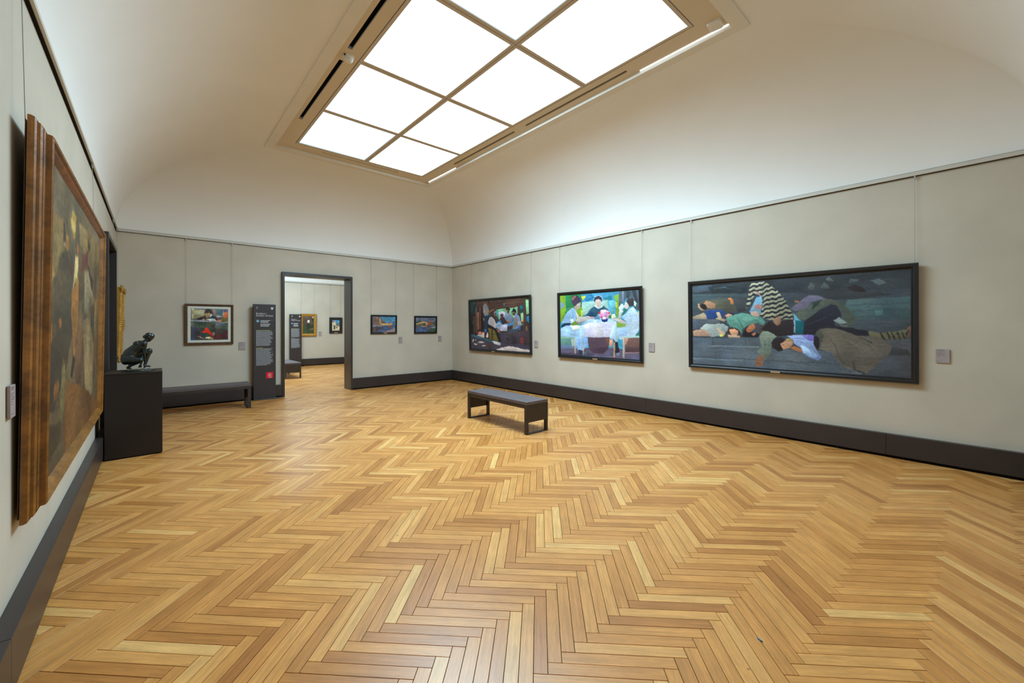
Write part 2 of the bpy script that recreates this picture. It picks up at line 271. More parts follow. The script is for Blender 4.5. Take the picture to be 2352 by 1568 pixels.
# painted patches in thousandths of each canvas: (colour, outline x,y,... from the upper left corner)
PAINT = {
'sleepers': [
  ((64,72,80),[0,-304,1011,-59,1005,1059,-13,1270]),((56,62,68),[-2,-108,1001,-33,1002,170,662,190,508,154,-3,117]),((80,95,108),[2,20,122,9,112,84,2,89]),
  ((48,56,60),[98,34,321,41,320,130,121,114]),((72,88,92),[-1,108,320,148,311,343,-3,324]),((72,92,96),[773,258,998,250,998,457,783,464,760,341]),
  ((66,76,84),[783,464,998,457,999,569,858,570,777,533]),((57,60,64),[648,173,860,185,942,225,755,256,689,241]),((84,116,118),[876,364,903,359,908,417,881,423]),
  ((85,92,102),[-4,432,155,437,172,484,47,550,-5,570]),((88,98,108),[-6,663,384,650,449,780,1001,772,1000,1011,-8,1003]),
  ((80,84,92),[914,649,1002,646,1000,1018,811,1023,891,863]),((108,122,130),[1,761,380,757,380,770,1,779]),((62,70,78),[0,909,331,901,752,903,752,908,331,908,0,916]),
  ((62,70,78),[122,659,126,659,127,758,123,758]),((66,74,82),[310,652,313,652,312,759,309,760]),((104,120,132),[0,928,290,923,290,937,-1,948]),
  ((58,70,76),[6,159,120,160,312,193,312,190,121,152,6,156]),((58,70,76),[5,247,35,245,35,242,5,245]),((58,70,76),[-1,384,29,376,29,373,-1,382]),
  ((86,104,116),[131,60,189,53,237,84,237,81,189,43,130,56]),((86,104,116),[176,29,254,32,254,29,176,26]),((86,104,116),[237,102,296,101,296,98,237,99]),
  ((86,104,116),[27,45,84,43,84,40,27,41]),((74,82,90),[664,-62,758,-48,846,-46,846,-48,758,-55,664,-65]),((74,82,90),[757,19,845,16,954,21,954,19,845,9,757,17]),
  ((74,82,90),[845,88,928,90,992,106,992,104,927,83,845,86]),((74,82,90),[845,147,954,149,954,147,845,145]),
  ((60,78,82),[786,313,899,314,996,317,996,315,899,308,786,311]),((60,78,82),[791,375,899,369,996,373,996,371,899,363,791,372]),
  ((60,78,82),[814,436,926,432,998,430,998,428,926,426,814,434]),((60,78,82),[799,496,898,500,998,493,998,491,898,494,799,494]),
  ((90,112,114),[785,336,885,335,978,340,978,338,885,329,785,334]),((90,112,114),[814,406,899,400,899,397,814,404]),
  ((50,56,62),[2,664,162,667,373,651,373,649,162,661,2,662]),((66,74,84),[683,960,751,959,796,974,796,972,752,955,683,959]),
  ((66,74,84),[591,900,657,916,658,915,591,899]),((66,74,84),[891,893,949,901,998,903,998,901,950,896,891,891]),
  ((66,74,84),[429,912,521,911,624,933,624,931,521,906,429,910]),((104,116,126),[68,821,170,819,290,821,290,818,170,813,68,818]),
  ((104,116,126),[19,962,160,959,160,956,19,959]),((104,116,126),[456,832,557,855,557,853,456,830]),((104,116,126),[115,864,248,865,248,863,115,862]),
  ((92,92,80),[40,229,73,194,166,194,210,189,253,267,263,340,200,355,119,331,63,328]),((66,66,66),[253,194,320,183,313,344,269,359,261,268]),
  ((190,150,115),[35,234,44,235,51,289,77,329,53,327,39,288]),((36,35,40),[50,259,68,222,92,291,84,315,58,304]),
  ((178,132,100),[66,237,88,205,115,217,140,248,138,295,115,303,89,291,82,252]),((192,122,72),[210,189,232,183,247,212,248,257,229,260,227,210]),
  ((172,152,126),[3,398,72,353,95,406,90,435,4,430]),((42,72,130),[79,329,119,314,183,321,200,383,146,432,95,433,84,377]),
  ((178,160,135),[146,352,165,348,182,428,208,448,195,466,139,432,157,411]),((40,35,40),[213,351,247,376,254,413,239,408]),
  ((190,140,120),[193,392,217,365,239,385,234,412,208,425]),((165,178,176),[47,550,80,492,132,498,186,489,216,522,211,577,162,643,117,656,75,598]),
  ((190,150,125),[2,579,66,559,108,607,107,650,2,648]),((190,155,130),[149,540,172,568,198,605,193,642,162,606]),
  ((92,146,134),[204,429,252,385,294,365,347,390,398,427,413,480,401,514,374,496,317,514,292,567,288,612,233,549,212,485]),
  ((115,168,152),[247,458,335,398,374,435,293,495]),((78,120,112),[260,413,268,413,301,531,292,567]),
  ((75,55,45),[205,586,233,529,267,548,288,612,277,635,263,577,233,559,220,614]),((206,150,115),[222,568,246,548,269,577,267,626,233,634]),
  ((212,208,90),[165,624,185,619,187,647,167,652]),((200,160,130),[211,628,279,631,283,658,215,660]),
  ((84,92,84),[559,375,621,298,680,232,730,261,760,310,787,373,813,458,783,541,771,495,748,417,733,316,711,297,663,350,599,459,551,441]),
  ((112,106,126),[534,332,580,246,614,193,654,205,689,237,631,267,607,330,559,359,541,345]),((50,64,54),[627,331,644,260,673,243,657,301,634,340]),
  ((160,110,80),[552,243,571,253,574,270,554,268]),((52,44,46),[770,135,803,110,832,144,846,195,803,185]),((88,98,102),[688,32,703,19,722,66,691,52]),
  ((88,98,102),[664,119,681,74,697,100,703,141,674,136]),((88,98,102),[612,111,625,61,642,100,638,139,618,136]),((88,98,102),[777,90,786,54,818,67,809,88]),
  ((88,98,102),[861,82,889,69,921,114,891,131]),
  ((174,172,142),[349,15,408,11,446,78,483,151,511,247,546,408,545,445,436,459,413,436,382,392,399,314,395,201,376,146,352,187,331,274,311,317,324,166,333,61],(38, 42, 54, 0)),
  ((130,178,208),[368,189,396,175,397,314,386,392,331,358,348,275]),((190,140,132),[355,280,383,265,401,297,391,327,359,322]),
  ((182,150,135),[335,363,367,351,384,400,376,419,347,399]),((176,146,136),[359,122,384,134,390,171,370,156]),((78,60,56),[385,540,432,472,439,532,412,584,379,610]),
  ((42,36,41),[389,558,436,463,458,489,545,445,553,611,468,641,442,600,412,588]),((166,126,100),[453,438,481,412,491,456,488,490,469,513,454,489]),
  ((35,30,36),[290,639,301,567,317,540,333,576,373,602,387,619,373,647,316,649]),((172,106,75),[311,567,330,518,354,494,360,540,341,586,321,596]),
  ((176,110,90),[341,611,357,591,366,611,349,635]),((72,68,74),[355,501,374,482,392,514,373,560,358,542]),((96,162,192),[546,375,566,442,585,469,552,468]),
  ((15,92,106),[552,458,582,465,597,492,593,602,554,600]),((142,168,188),[547,458,554,462,555,594,548,594]),
  ((38,40,52),[596,467,663,350,711,298,733,316,748,379,749,433,720,463,725,517,807,548,852,570,853,615,806,616,759,571,710,541,652,572,642,609,591,610]),
  ((132,148,148),[717,466,744,432,761,464,773,495,738,500]),((110,108,86),[741,510,777,518,771,529,744,521]),
  ((106,104,82),[854,570,894,585,955,569,998,541,999,628,973,647,902,641,852,611]),((40,42,40),[894,581,900,579,910,642,903,646]),
  ((40,42,40),[916,581,922,578,931,642,925,645]),((40,42,40),[932,580,938,578,947,641,941,644]),((40,42,40),[950,580,956,578,965,640,959,643]),
  ((40,42,40),[966,580,971,578,981,640,975,643]),((112,86,72),[988,534,1002,516,1001,632,985,625]),((44,44,44),[981,597,992,548,995,555,987,611]),
  ((118,130,116),[381,628,397,584,427,579,468,634,445,695,441,781,433,876,406,898,369,813,392,750]),((132,96,76),[357,924,379,856,405,870,398,980,360,992]),
  ((140,165,216),[512,628,578,614,628,609,641,661,634,709,670,850,656,885,620,856,587,810,582,762,547,706,540,657]),
  ((126,112,190),[585,614,628,609,641,653,628,686,598,646]),((165,195,232),[577,721,597,736,653,836,637,862,590,802]),
  ((38,32,36),[441,712,457,660,487,646,514,674,504,742,500,786,478,802,449,765]),((152,136,96),[508,666,537,649,545,706,522,699]),
  ((188,142,112),[486,718,508,679,539,690,544,715,526,764,497,782]),((176,116,80),[525,759,551,735,586,769,585,804,547,782]),
  ((60,45,40),[495,726,506,724,507,732,496,734]),
  ((98,92,84),[644,589,665,548,725,541,759,564,806,616,886,621,915,664,939,720,925,793,895,855,876,923,853,956,844,989,804,964,757,933,729,859,705,784,660,764]),
  ((80,84,70),[644,589,665,556,677,620,664,755,659,756]),((58,66,56),[818,627,823,627,871,688,863,692]),((62,60,54),[790,867,799,866,804,949,844,980,839,990,798,957]),
  ((38,30,42),[636,621,658,644,661,732,654,766,635,709]),((58,58,61),[939,713,990,745,998,795,925,799]),((132,146,146),[89,551,115,580,116,649,117,649,119,576,90,548]),
  ((132,146,146),[176,499,179,552,198,578,199,576,183,547,177,498]),((30,52,98),[91,341,131,383,141,428,142,427,134,376,91,338]),
  ((58,92,156),[119,325,178,337,178,334,119,322]),((70,118,108),[233,478,266,517,288,577,289,575,269,510,234,475]),
  ((70,118,108),[268,396,284,453,317,488,318,485,286,447,269,394]),((70,118,108),[334,399,357,456,389,481,390,478,359,449,335,397]),
  ((138,186,170),[252,432,294,389,293,386,251,430]),((138,186,170),[366,432,401,472,402,470,367,429]),((70,72,74),[398,53,399,227,390,366,391,366,403,228,399,53]),
  ((70,72,74),[437,179,428,282,440,352,441,351,431,282,438,180]),((70,72,74),[365,47,347,132,331,238,332,239,350,135,366,49]),
  ((168,205,225),[367,206,358,275,342,345,344,346,361,278,369,207]),((168,205,225),[391,200,386,278,388,279,392,201]),((120,80,70),[363,313,387,306,387,304,363,310]),
  ((120,90,80),[343,377,374,401,375,399,343,376]),((105,72,58),[460,455,458,502,458,502,461,455]),((105,72,58),[469,464,469,511,469,511,470,464]),
  ((105,72,58),[480,460,480,502,481,502,480,460]),((60,46,50),[412,559,469,537,542,492,541,489,469,527,412,556]),((62,52,58),[469,610,548,575,548,572,468,607]),
  ((30,25,28),[325,568,340,559,339,557,325,566]),((120,66,50),[333,532,349,543,353,558,354,558,350,538,334,531]),
  ((54,56,70),[594,526,661,465,718,402,718,399,660,456,593,523]),((54,56,70),[614,575,692,526,692,523,613,571]),
  ((26,28,38),[661,414,708,435,724,464,724,462,709,427,661,412]),((92,104,92),[396,646,409,706,410,801,411,800,413,704,397,644]),
  ((92,104,92),[434,626,428,729,417,852,418,852,432,730,435,626]),((142,154,138),[412,602,442,628,442,625,412,600]),
  ((96,66,52),[366,928,382,954,394,942,394,940,383,949,367,927]),((96,66,52),[370,963,390,969,390,967,370,961]),
  ((112,136,190),[558,666,598,723,638,799,639,796,600,716,558,663]),((112,136,190),[544,650,575,659,620,647,620,644,575,651,544,647]),
  ((112,136,190),[612,752,631,817,651,869,652,867,633,811,613,750]),((172,200,240),[585,705,624,777,658,837,658,835,626,771,586,703]),
  ((172,200,240),[572,632,613,627,613,624,572,630]),((70,45,40),[488,731,499,739,499,738,488,730]),((140,92,74),[509,734,518,750,519,749,510,733]),
  ((60,44,40),[519,721,531,724,531,723,519,720]),((80,76,68),[691,620,721,714,738,837,763,918,764,916,742,832,724,710,692,618]),
  ((80,76,68),[738,588,797,696,840,795,841,793,799,689,739,586]),((80,76,68),[813,647,857,722,880,791,881,789,859,715,813,645]),
  ((80,76,68),[706,793,751,884,796,936,797,934,753,876,707,790]),((114,108,98),[679,574,738,568,784,603,784,600,739,559,679,571]),
  ((114,108,98),[768,649,811,725,854,839,855,836,814,718,769,646]),((114,108,98),[722,666,758,788,759,786,723,664]),
  ((88,88,90),[940,735,950,751,961,737,961,736,950,746,940,734]),((88,88,90),[961,762,974,754,974,752,961,761]),((88,88,90),[976,754,986,767,986,766,976,752]),],
'tea': [
  ((66,150,172),[-91,-293,1267,-126,1239,1123,-106,1302]),((74,152,188),[308,-3,785,2,772,334,626,365,311,340]),((40,120,160),[315,40,441,13,485,80,377,129]),
  ((45,130,150),[602,89,695,51,701,122,630,153]),((152,188,178),[314,134,484,126,652,119,656,278,697,341,311,340]),((96,172,188),[659,119,735,141,752,342,683,340]),
  ((225,225,190),[648,366,725,332,744,385,696,410]),((40,122,72),[75,-2,308,-3,313,209,232,282,166,203,90,219]),((130,168,50),[-3,-13,75,-7,82,140,94,277,36,412,-4,491]),
  ((130,170,195),[2,116,48,119,73,169,12,235]),((60,140,60),[64,276,166,193,191,242,80,335]),((120,156,40),[232,244,313,200,327,359,269,499,154,509,180,414]),
  ((210,215,60),[307,40,367,35,346,89,323,97]),((200,205,70),[292,265,320,266,327,341,303,359]),((125,162,55),[716,70,778,40,774,230,800,300,772,377,745,368,742,142]),
  ((220,215,40),[735,168,755,160,757,247,742,238]),((132,168,60),[751,376,852,488,848,535,752,536]),
  ((85,96,110),[778,1,1005,-4,1005,307,950,255,869,107,822,181,774,230]),((60,72,74),[862,0,910,0,895,109,860,107]),((62,64,70),[923,1,967,1,995,199,964,172]),
  ((120,135,150),[812,4,838,4,832,165,812,163]),((45,110,85),[812,352,840,259,873,269,818,369]),((226,216,150),[989,306,1008,307,1005,439,994,406]),
  ((100,140,130),[-2,706,201,727,200,868,-4,882]),((108,128,160),[-3,833,200,831,215,923,-5,940]),((150,185,180),[152,738,197,736,196,850,167,851]),
  ((98,88,110),[-4,901,688,844,1006,871,1003,1001,-5,1008]),((80,72,92),[-5,969,472,931,471,994,-5,1008]),
  ((156,192,222),[18,466,63,354,106,278,183,213,232,253,251,358,213,438,155,476,79,463]),((228,222,208),[147,404,189,404,205,433,155,471]),
  ((70,55,76),[162,97,185,21,243,8,301,77,304,124,250,150,210,193,175,145]),((172,112,102),[166,73,210,15,239,35,184,98]),
  ((206,182,172),[245,164,294,131,301,171,281,229,248,241,232,215]),((202,172,158),[198,199,249,169,248,254,222,264]),
  ((202,192,182),[230,282,271,358,343,369,405,352,408,407,326,453,269,487,237,452,212,414,246,405]),((165,150,165),[213,414,270,452,373,407,326,454,269,487,237,457]),
  ((30,50,86),[11,505,61,466,152,460,148,500,13,541]),((168,202,232),[1,564,78,510,285,499,296,583,275,696,258,776,76,695,0,691]),
  ((232,226,206),[146,509,281,509,286,560,187,580]),((142,178,222),[216,698,291,676,388,700,384,829,319,908,240,905,215,811]),
  ((182,192,202),[463,125,486,44,530,27,580,65,586,137,558,158,491,154]),((55,60,76),[469,116,488,58,530,38,572,72,577,132,558,149,529,97,496,101,485,144]),
  ((222,192,178),[488,131,529,93,567,124,562,185,535,239,502,220]),((202,218,232),[467,203,498,189,534,242,573,201,582,223,542,260]),
  ((150,110,105),[517,196,543,197,539,207,519,206]),((45,86,106),[358,355,422,251,476,206,531,251,593,206,649,269,666,322,570,297,526,327,495,376,435,366]),
  ((30,66,92),[374,351,436,288,481,308,481,372,435,366]),((202,162,160),[389,361,481,372,484,414,404,409]),
  ((65,60,61),[860,170,882,117,934,110,954,172,933,229,899,238,861,192]),((182,212,206),[944,144,976,190,960,242,943,213]),
  ((206,192,187),[833,237,852,156,881,193,895,244,866,270,844,252]),
  ((188,206,222),[802,373,859,328,892,265,937,244,986,323,1005,422,998,570,954,657,792,723,758,677,754,540,848,522,858,454]),
  ((160,190,220),[799,369,859,328,864,370,824,412]),((170,196,222),[762,557,881,530,859,657,766,677]),
  ((206,187,187),[673,419,737,400,804,418,861,459,853,490,797,473,723,430]),((206,196,196),[763,398,780,300,773,229,807,266,828,301,799,334,798,407]),
  ((216,232,242),[780,232,808,187,840,225,822,268,794,272]),((178,208,226),[300,485,404,407,554,398,682,408,749,456,567,476]),
  ((206,200,222),[292,504,403,464,744,454,756,592,663,688,385,694,322,686]),((216,208,212),[479,489,596,480,586,675,476,679]),
  ((178,208,232),[263,747,292,508,342,536,328,705,305,804]),((192,216,232),[741,471,767,703,741,771,663,688,701,506]),((96,150,190),[480,408,511,345,547,364,546,418]),
  ((240,240,235),[465,435,498,431,498,458,472,458]),((30,50,112),[556,389,649,401,636,452,575,452]),
  ((226,186,212),[530,332,556,274,614,261,671,305,688,367,647,403,597,420,547,392]),((196,46,66),[524,314,552,288,555,330,529,335]),
  ((196,46,66),[647,304,673,307,668,333,652,332]),((196,46,66),[555,364,582,364,577,393,556,389]),((216,118,180),[606,329,640,337,628,376,604,367]),
  ((216,118,180),[555,330,585,348,569,375,546,366]),((216,118,180),[628,295,649,313,634,330,617,316]),((60,112,70),[650,359,689,349,684,399,653,398]),
  ((70,120,80),[592,289,620,303,613,316,592,307]),((242,238,242),[584,275,615,268,622,305,592,313]),((240,230,238),[583,373,619,383,611,414,590,413]),
  ((85,66,80),[383,696,665,685,641,875,581,944,457,945,397,878]),((120,72,62),[621,691,665,685,649,812,632,826]),((70,54,68),[428,853,640,839,581,939,464,940]),
  ((105,76,70),[840,699,1003,683,1002,888,840,903]),((85,62,66),[841,825,1002,815,1002,888,840,903]),((206,142,112),[844,699,884,698,853,787,840,788]),
  ((206,142,112),[661,716,699,723,690,823,655,825]),((150,120,125),[840,905,1000,888,1000,904,840,922]),((172,202,192),[792,676,1004,654,1003,686,799,694]),
  ((150,185,150),[-2,696,202,708,201,729,-2,721]),((60,130,110),[961,637,1002,598,1001,656,967,657]),
  ((35,40,56),[693,697,731,756,759,758,777,915,754,961,728,936,727,807]),((182,164,156),[201,727,221,726,218,972,200,969]),
  ((182,164,156),[314,787,328,786,325,981,313,982]),((182,164,156),[816,684,840,683,834,994,812,989]),((190,140,100),[706,757,725,756,724,986,706,987]),
  ((70,90,112),[654,944,701,902,701,965,657,963]),((70,110,140),[325,932,366,949,384,976,334,982]),((50,56,72),[254,911,313,911,312,973,261,978]),
  ((120,130,150),[735,927,782,906,774,957,741,969]),((122,160,206),[79,317,127,397,162,453,165,451,134,391,82,315]),
  ((122,160,206),[164,242,186,338,163,403,165,405,194,338,167,241]),((122,160,206),[33,609,159,657,242,689,243,686,162,648,34,606]),
  ((122,160,206),[257,715,269,789,263,882,266,883,277,788,260,714]),((122,160,206),[321,722,317,814,303,889,305,889,325,814,323,722]),
  ((200,222,240),[124,289,183,243,182,240,122,286]),((200,222,240),[61,560,163,540,162,536,60,557]),((200,222,240),[352,729,343,822,345,822,354,730]),
  ((200,222,240),[77,637,203,605,203,602,76,634]),((160,180,205),[897,304,912,421,880,504,882,506,918,422,899,303]),
  ((160,180,205),[960,306,981,422,968,554,970,554,987,422,962,305]),((160,180,205),[827,574,890,626,942,639,943,636,893,618,828,572]),
  ((222,232,236),[929,280,959,373,961,371,931,279]),((222,232,236),[861,557,944,539,944,536,861,554]),((222,232,236),[933,422,943,521,946,521,935,421]),
  ((188,180,210),[417,489,407,672,409,672,420,490]),((188,180,210),[522,480,512,678,514,678,525,480]),((188,180,210),[623,471,624,669,626,669,626,471]),
  ((228,224,236),[470,489,460,670,462,670,473,489]),((228,224,236),[573,480,574,671,576,671,576,480]),((228,224,236),[680,480,663,646,665,646,682,480]),
  ((60,40,60),[193,62,249,68,281,105,283,103,252,60,193,58]),((100,80,100),[218,34,266,66,267,64,219,32]),((90,60,60),[274,163,294,160,294,159,274,161]),
  ((170,120,115),[273,208,289,207,289,206,273,207]),((90,70,70),[500,144,517,147,518,145,501,143]),((90,70,70),[536,148,554,147,554,146,536,146]),
  ((195,160,148),[526,147,522,183,532,186,532,184,527,182,528,147]),((90,70,72),[849,192,860,191,860,189,849,190]),((95,90,95),[888,135,933,155,933,153,889,133]),
  ((70,110,130),[436,253,479,291,472,353,474,353,485,288,438,251]),((70,110,130),[592,232,627,278,629,276,594,230]),((180,205,70),[3,38,34,100,28,176,32,177,45,98,6,36]),
  ((180,205,70),[44,275,17,353,21,354,48,276]),((180,205,70),[82,22,64,100,67,101,85,24]),((180,205,70),[278,283,261,367,265,368,282,284]),
  ((180,205,70),[245,413,211,480,214,482,248,415]),((180,205,70),[728,90,755,127,757,124,730,87]),((180,205,70),[760,178,752,264,755,264,763,178]),
  ((70,160,80),[133,26,115,122,118,123,137,27]),((70,160,80),[282,29,305,116,308,115,285,28]),((70,160,80),[108,192,151,165,149,162,107,189]),
  ((140,190,205),[347,73,440,52,440,48,346,69]),((140,190,205),[486,46,597,27,596,24,485,42]),((140,190,205),[618,56,703,27,702,24,617,52]),
  ((140,190,205),[628,189,648,261,651,259,631,188]),((140,190,205),[685,184,740,222,741,219,687,181]),((140,190,205),[377,214,439,189,437,186,375,210]),
  ((115,88,96),[430,746,520,732,519,730,430,743]),((115,88,96),[444,826,619,815,619,813,444,823]),((115,88,96),[864,750,978,736,978,733,864,747]),
  ((115,88,96),[856,801,989,784,989,782,856,798]),((130,120,145),[30,958,182,956,182,953,30,955]),((130,120,145),[365,996,616,986,616,983,365,993]),
  ((130,120,145),[847,952,979,956,980,954,847,949]),],
'hut': [
  ((62,48,47),[-61,-108,1126,-1,1102,1129,-82,1250]),((35,60,62),[-8,-15,115,-5,111,261,88,299,-13,311]),((60,120,110),[65,14,88,16,84,47,65,42]),
  ((42,36,40),[-12,256,126,261,119,697,-11,700]),((40,100,80),[32,400,55,400,50,486,31,471]),((55,36,36),[166,111,250,116,252,613,157,630]),
  ((166,112,86),[132,242,162,222,160,580,134,599]),((122,86,72),[102,119,122,113,113,669,93,670]),((110,85,75),[64,314,81,314,75,678,60,678]),
  ((132,102,88),[180,116,193,117,189,595,176,595]),((150,120,90),[242,350,271,366,270,412,245,411]),
  ((132,192,146),[483,201,563,157,648,155,832,152,835,275,769,371,645,317,579,362,480,334]),((70,150,140),[483,201,523,196,513,357,480,341]),
  ((206,197,216),[515,258,582,219,641,259,620,335,547,347]),((120,190,190),[520,335,547,343,546,394,516,386]),
  ((86,62,55),[111,-6,960,-6,957,108,773,173,583,178,380,205,339,118,121,101]),((70,50,46),[114,49,585,53,926,64,926,85,585,82,121,77]),
  ((110,82,66),[624,63,926,57,926,71,636,93]),((120,160,200),[609,76,624,63,620,113,610,113]),((152,206,150),[956,39,1005,36,1010,316,964,328,947,190]),
  ((160,206,150),[873,269,923,271,927,430,882,433]),((206,142,92),[888,415,920,401,919,447,894,440]),((70,120,120),[888,464,924,464,923,505,888,498]),
  ((25,122,142),[864,157,889,125,914,153,914,196,869,201]),((40,75,70),[858,199,919,196,911,271,886,288,862,255]),((30,142,196),[955,348,1007,328,1007,472,965,427]),
  ((60,50,58),[956,307,1003,288,1007,329,958,341]),((76,58,54),[829,127,862,129,863,331,832,281]),((78,60,55),[916,-3,951,-2,969,519,977,740,946,734,918,464]),
  ((120,95,75),[952,519,969,519,976,723,953,731]),((150,142,142),[243,124,269,46,312,71,342,141,362,233,336,296,272,314,246,212]),
  ((165,140,110),[295,214,352,209,358,247,301,260]),((112,66,46),[289,54,327,17,356,66,333,89]),((35,35,45),[318,9,366,3,371,67,340,44]),
  ((150,96,66),[337,231,408,182,464,176,407,221,344,264]),((36,60,88),[270,314,345,292,343,383,318,503,302,613,268,613,269,412]),
  ((45,126,216),[266,594,296,580,303,641,268,646]),((30,90,80),[347,270,379,256,378,323,350,330]),((75,50,46),[377,256,414,226,442,266,434,344,398,343]),
  ((122,132,142),[441,236,476,205,491,253,460,330,440,310]),((110,90,85),[448,259,482,253,477,326,446,340]),
  ((190,182,184),[335,417,363,338,405,330,447,385,472,474,488,555,456,566,409,520,347,490,332,450]),((205,175,165),[445,415,472,474,487,548,463,555]),
  ((116,101,50),[332,548,387,563,455,578,468,651,506,753,513,829,451,817,352,799,343,654]),((85,72,42),[351,668,467,673,474,695,354,691]),
  ((32,28,34),[324,488,402,518,469,570,501,651,564,678,560,842,514,836,468,651,435,593,323,556]),((28,26,30),[396,556,408,556,407,808,397,809]),
  ((172,112,86),[475,563,509,606,543,628,508,649]),((190,110,85),[515,577,552,561,543,600,522,615]),((62,76,92),[658,626,747,568,822,575,847,606,733,648,676,691]),
  ((60,40,40),[555,617,665,615,663,676,560,678]),((165,176,206),[463,459,551,473,675,474,660,617,547,618,496,563]),((120,165,200),[471,474,551,482,550,519,483,526]),
  ((196,196,221),[549,508,596,490,668,504,656,617,550,618]),((60,136,202),[493,434,546,403,596,424,592,462,497,454]),((172,192,166),[502,452,564,453,559,473,505,469]),
  ((30,80,80),[568,446,597,446,590,486,570,482]),((90,62,62),[550,296,575,262,605,294,600,346,579,375,558,360]),
  ((62,45,55),[538,388,573,366,619,381,639,454,603,493,578,453]),((82,62,62),[468,345,494,326,515,357,499,402,474,402]),
  ((136,150,170),[611,349,646,267,722,277,771,364,739,435,643,419]),((42,38,38),[639,203,667,158,700,167,719,211,685,210]),
  ((122,82,66),[658,211,705,210,698,270,671,276]),((110,135,180),[612,345,639,281,643,418]),
  ((126,150,186),[775,332,808,286,856,338,879,450,871,520,826,576,746,570,755,462]),((142,132,122),[770,364,825,337,829,519,746,563]),
  ((192,167,162),[829,435,880,422,890,514,834,499]),((32,32,35),[726,267,767,177,800,210,817,277,772,252]),((101,62,50),[739,272,791,259,797,303,764,316]),
  ((215,225,150),[761,321,774,307,779,343,770,364]),((70,142,192),[672,477,756,420,777,364,762,492,679,527]),((142,96,86),[641,427,700,419,738,449,687,463]),
  ((70,110,170),[839,526,876,505,868,602,844,595]),((72,66,80),[-4,751,155,757,557,842,636,784,821,846,1010,870,1007,1005,-8,1003]),
  ((66,58,70),[521,650,813,631,815,854,634,892,557,838]),((70,56,66),[807,624,1002,601,1004,877,821,850]),((126,62,58),[860,761,883,725,914,752,913,828,886,873,862,832]),
  ((66,60,42),[695,690,752,646,756,730,719,753]),((48,42,50),[732,717,793,708,809,847,735,879]),((60,45,45),[636,756,681,747,686,796,642,805]),
  ((226,207,202),[461,995,542,955,633,927,665,908,759,913,878,946,1008,958,1007,1005,567,1005]),((226,207,202),[115,724,179,653,260,646,258,771,170,747]),
  ((226,207,202),[287,747,316,643,335,691,329,763]),((226,207,202),[123,868,176,835,259,852,226,878]),((226,207,202),[15,858,42,791,60,807,41,859]),
  ((226,207,202),[55,886,130,901,108,924,69,918]),((226,207,202),[211,925,272,914,272,936,216,941]),((226,207,202),[83,806,96,790,98,829,85,830]),
  ((196,102,72),[124,659,179,630,233,656,218,696,141,690]),((200,190,190),[164,657,194,653,193,679,171,684]),((92,56,46),[323,876,397,890,367,985,335,987]),
  ((92,56,46),[254,654,290,653,284,772,255,771]),((64,94,112),[5,690,111,718,341,796,552,844,544,905,340,850,4,756]),((46,66,82),[4,739,110,774,341,837,340,850,4,756]),
  ((216,216,222),[394,815,464,834,547,848,542,906,436,881]),((112,84,70),[137,29,313,28,452,29,452,27,312,22,137,26]),
  ((112,84,70),[382,84,518,88,649,80,649,78,518,81,382,82]),((112,84,70),[450,141,584,136,743,130,743,127,583,130,450,139]),((112,84,70),[651,23,838,23,837,21,650,20]),
  ((112,84,70),[712,113,896,91,896,89,712,111]),((112,84,70),[394,183,490,165,490,163,394,180]),((58,42,40),[166,70,312,72,312,69,166,67]),
  ((58,42,40),[492,55,650,44,650,42,492,52]),((58,42,40),[745,73,897,49,897,47,744,71]),((58,42,40),[530,160,648,153,648,150,530,158]),
  ((92,68,54),[569,176,561,212,563,213,571,176]),((92,68,54),[595,174,591,203,593,203,597,174]),((92,68,54),[634,172,627,193,629,194,636,173]),
  ((92,68,54),[735,164,741,193,743,192,737,164]),((92,68,54),[779,159,784,188,786,188,781,159]),((92,68,54),[810,158,810,182,812,182,811,158]),
  ((118,112,118),[267,91,286,176,271,282,273,282,291,176,269,90]),((118,112,118),[310,124,322,231,324,231,312,124]),
  ((160,150,158),[376,384,401,445,442,504,444,503,406,442,377,383]),((160,150,158),[361,444,402,489,403,488,362,443]),
  ((142,126,66),[358,578,368,683,368,780,371,780,374,683,360,578]),((142,126,66),[433,607,436,719,464,806,466,805,442,718,436,607]),
  ((162,172,188),[644,317,655,390,657,389,646,317]),((162,172,188),[695,305,706,377,708,376,697,304]),((112,110,112),[793,364,796,463,784,547,785,547,801,463,795,364]),
  ((112,110,112),[842,380,852,450,854,449,843,379]),((88,60,56),[117,300,116,572,118,572,119,300]),((88,60,56),[208,149,208,572,211,572,210,149]),
  ((88,60,56),[237,150,238,350,240,350,239,150]),((92,86,102),[570,846,697,889,698,887,571,843]),((92,86,102),[152,943,296,965,297,962,152,941]),
  ((92,86,102),[635,821,760,830,761,827,635,819]),((92,86,102),[401,936,502,944,503,942,402,933]),((88,72,82),[837,659,943,643,943,641,837,657]),
  ((88,72,82),[840,728,850,831,852,831,842,727]),((88,72,82),[930,670,938,840,940,840,932,670]),((52,92,88),[29,44,51,109,54,108,32,43]),
  ((52,92,88),[13,139,74,174,75,171,14,137]),((52,92,88),[42,202,26,249,28,250,45,203]),((52,92,88),[17,345,47,377,49,375,19,343]),
  ((52,92,88),[69,455,45,502,47,503,71,456]),((60,40,36),[685,226,701,225,701,224,685,225]),((60,40,36),[564,308,590,307,590,306,564,307]),
  ((60,40,36),[746,286,765,290,765,289,747,284]),],
'schoolboy': [
  ((92,88,82),[-123,-126,1163,-149,1163,1213,-125,1172]),((148,144,114),[-9,-9,386,-3,358,311,-9,319]),((120,112,100),[-9,-9,41,-9,44,317,-9,319]),
  ((206,190,130),[40,-1,77,-1,72,314,43,314]),((70,86,120),[80,-1,367,-5,367,25,84,28]),((120,130,125),[550,-5,1010,-11,1010,265,670,266]),
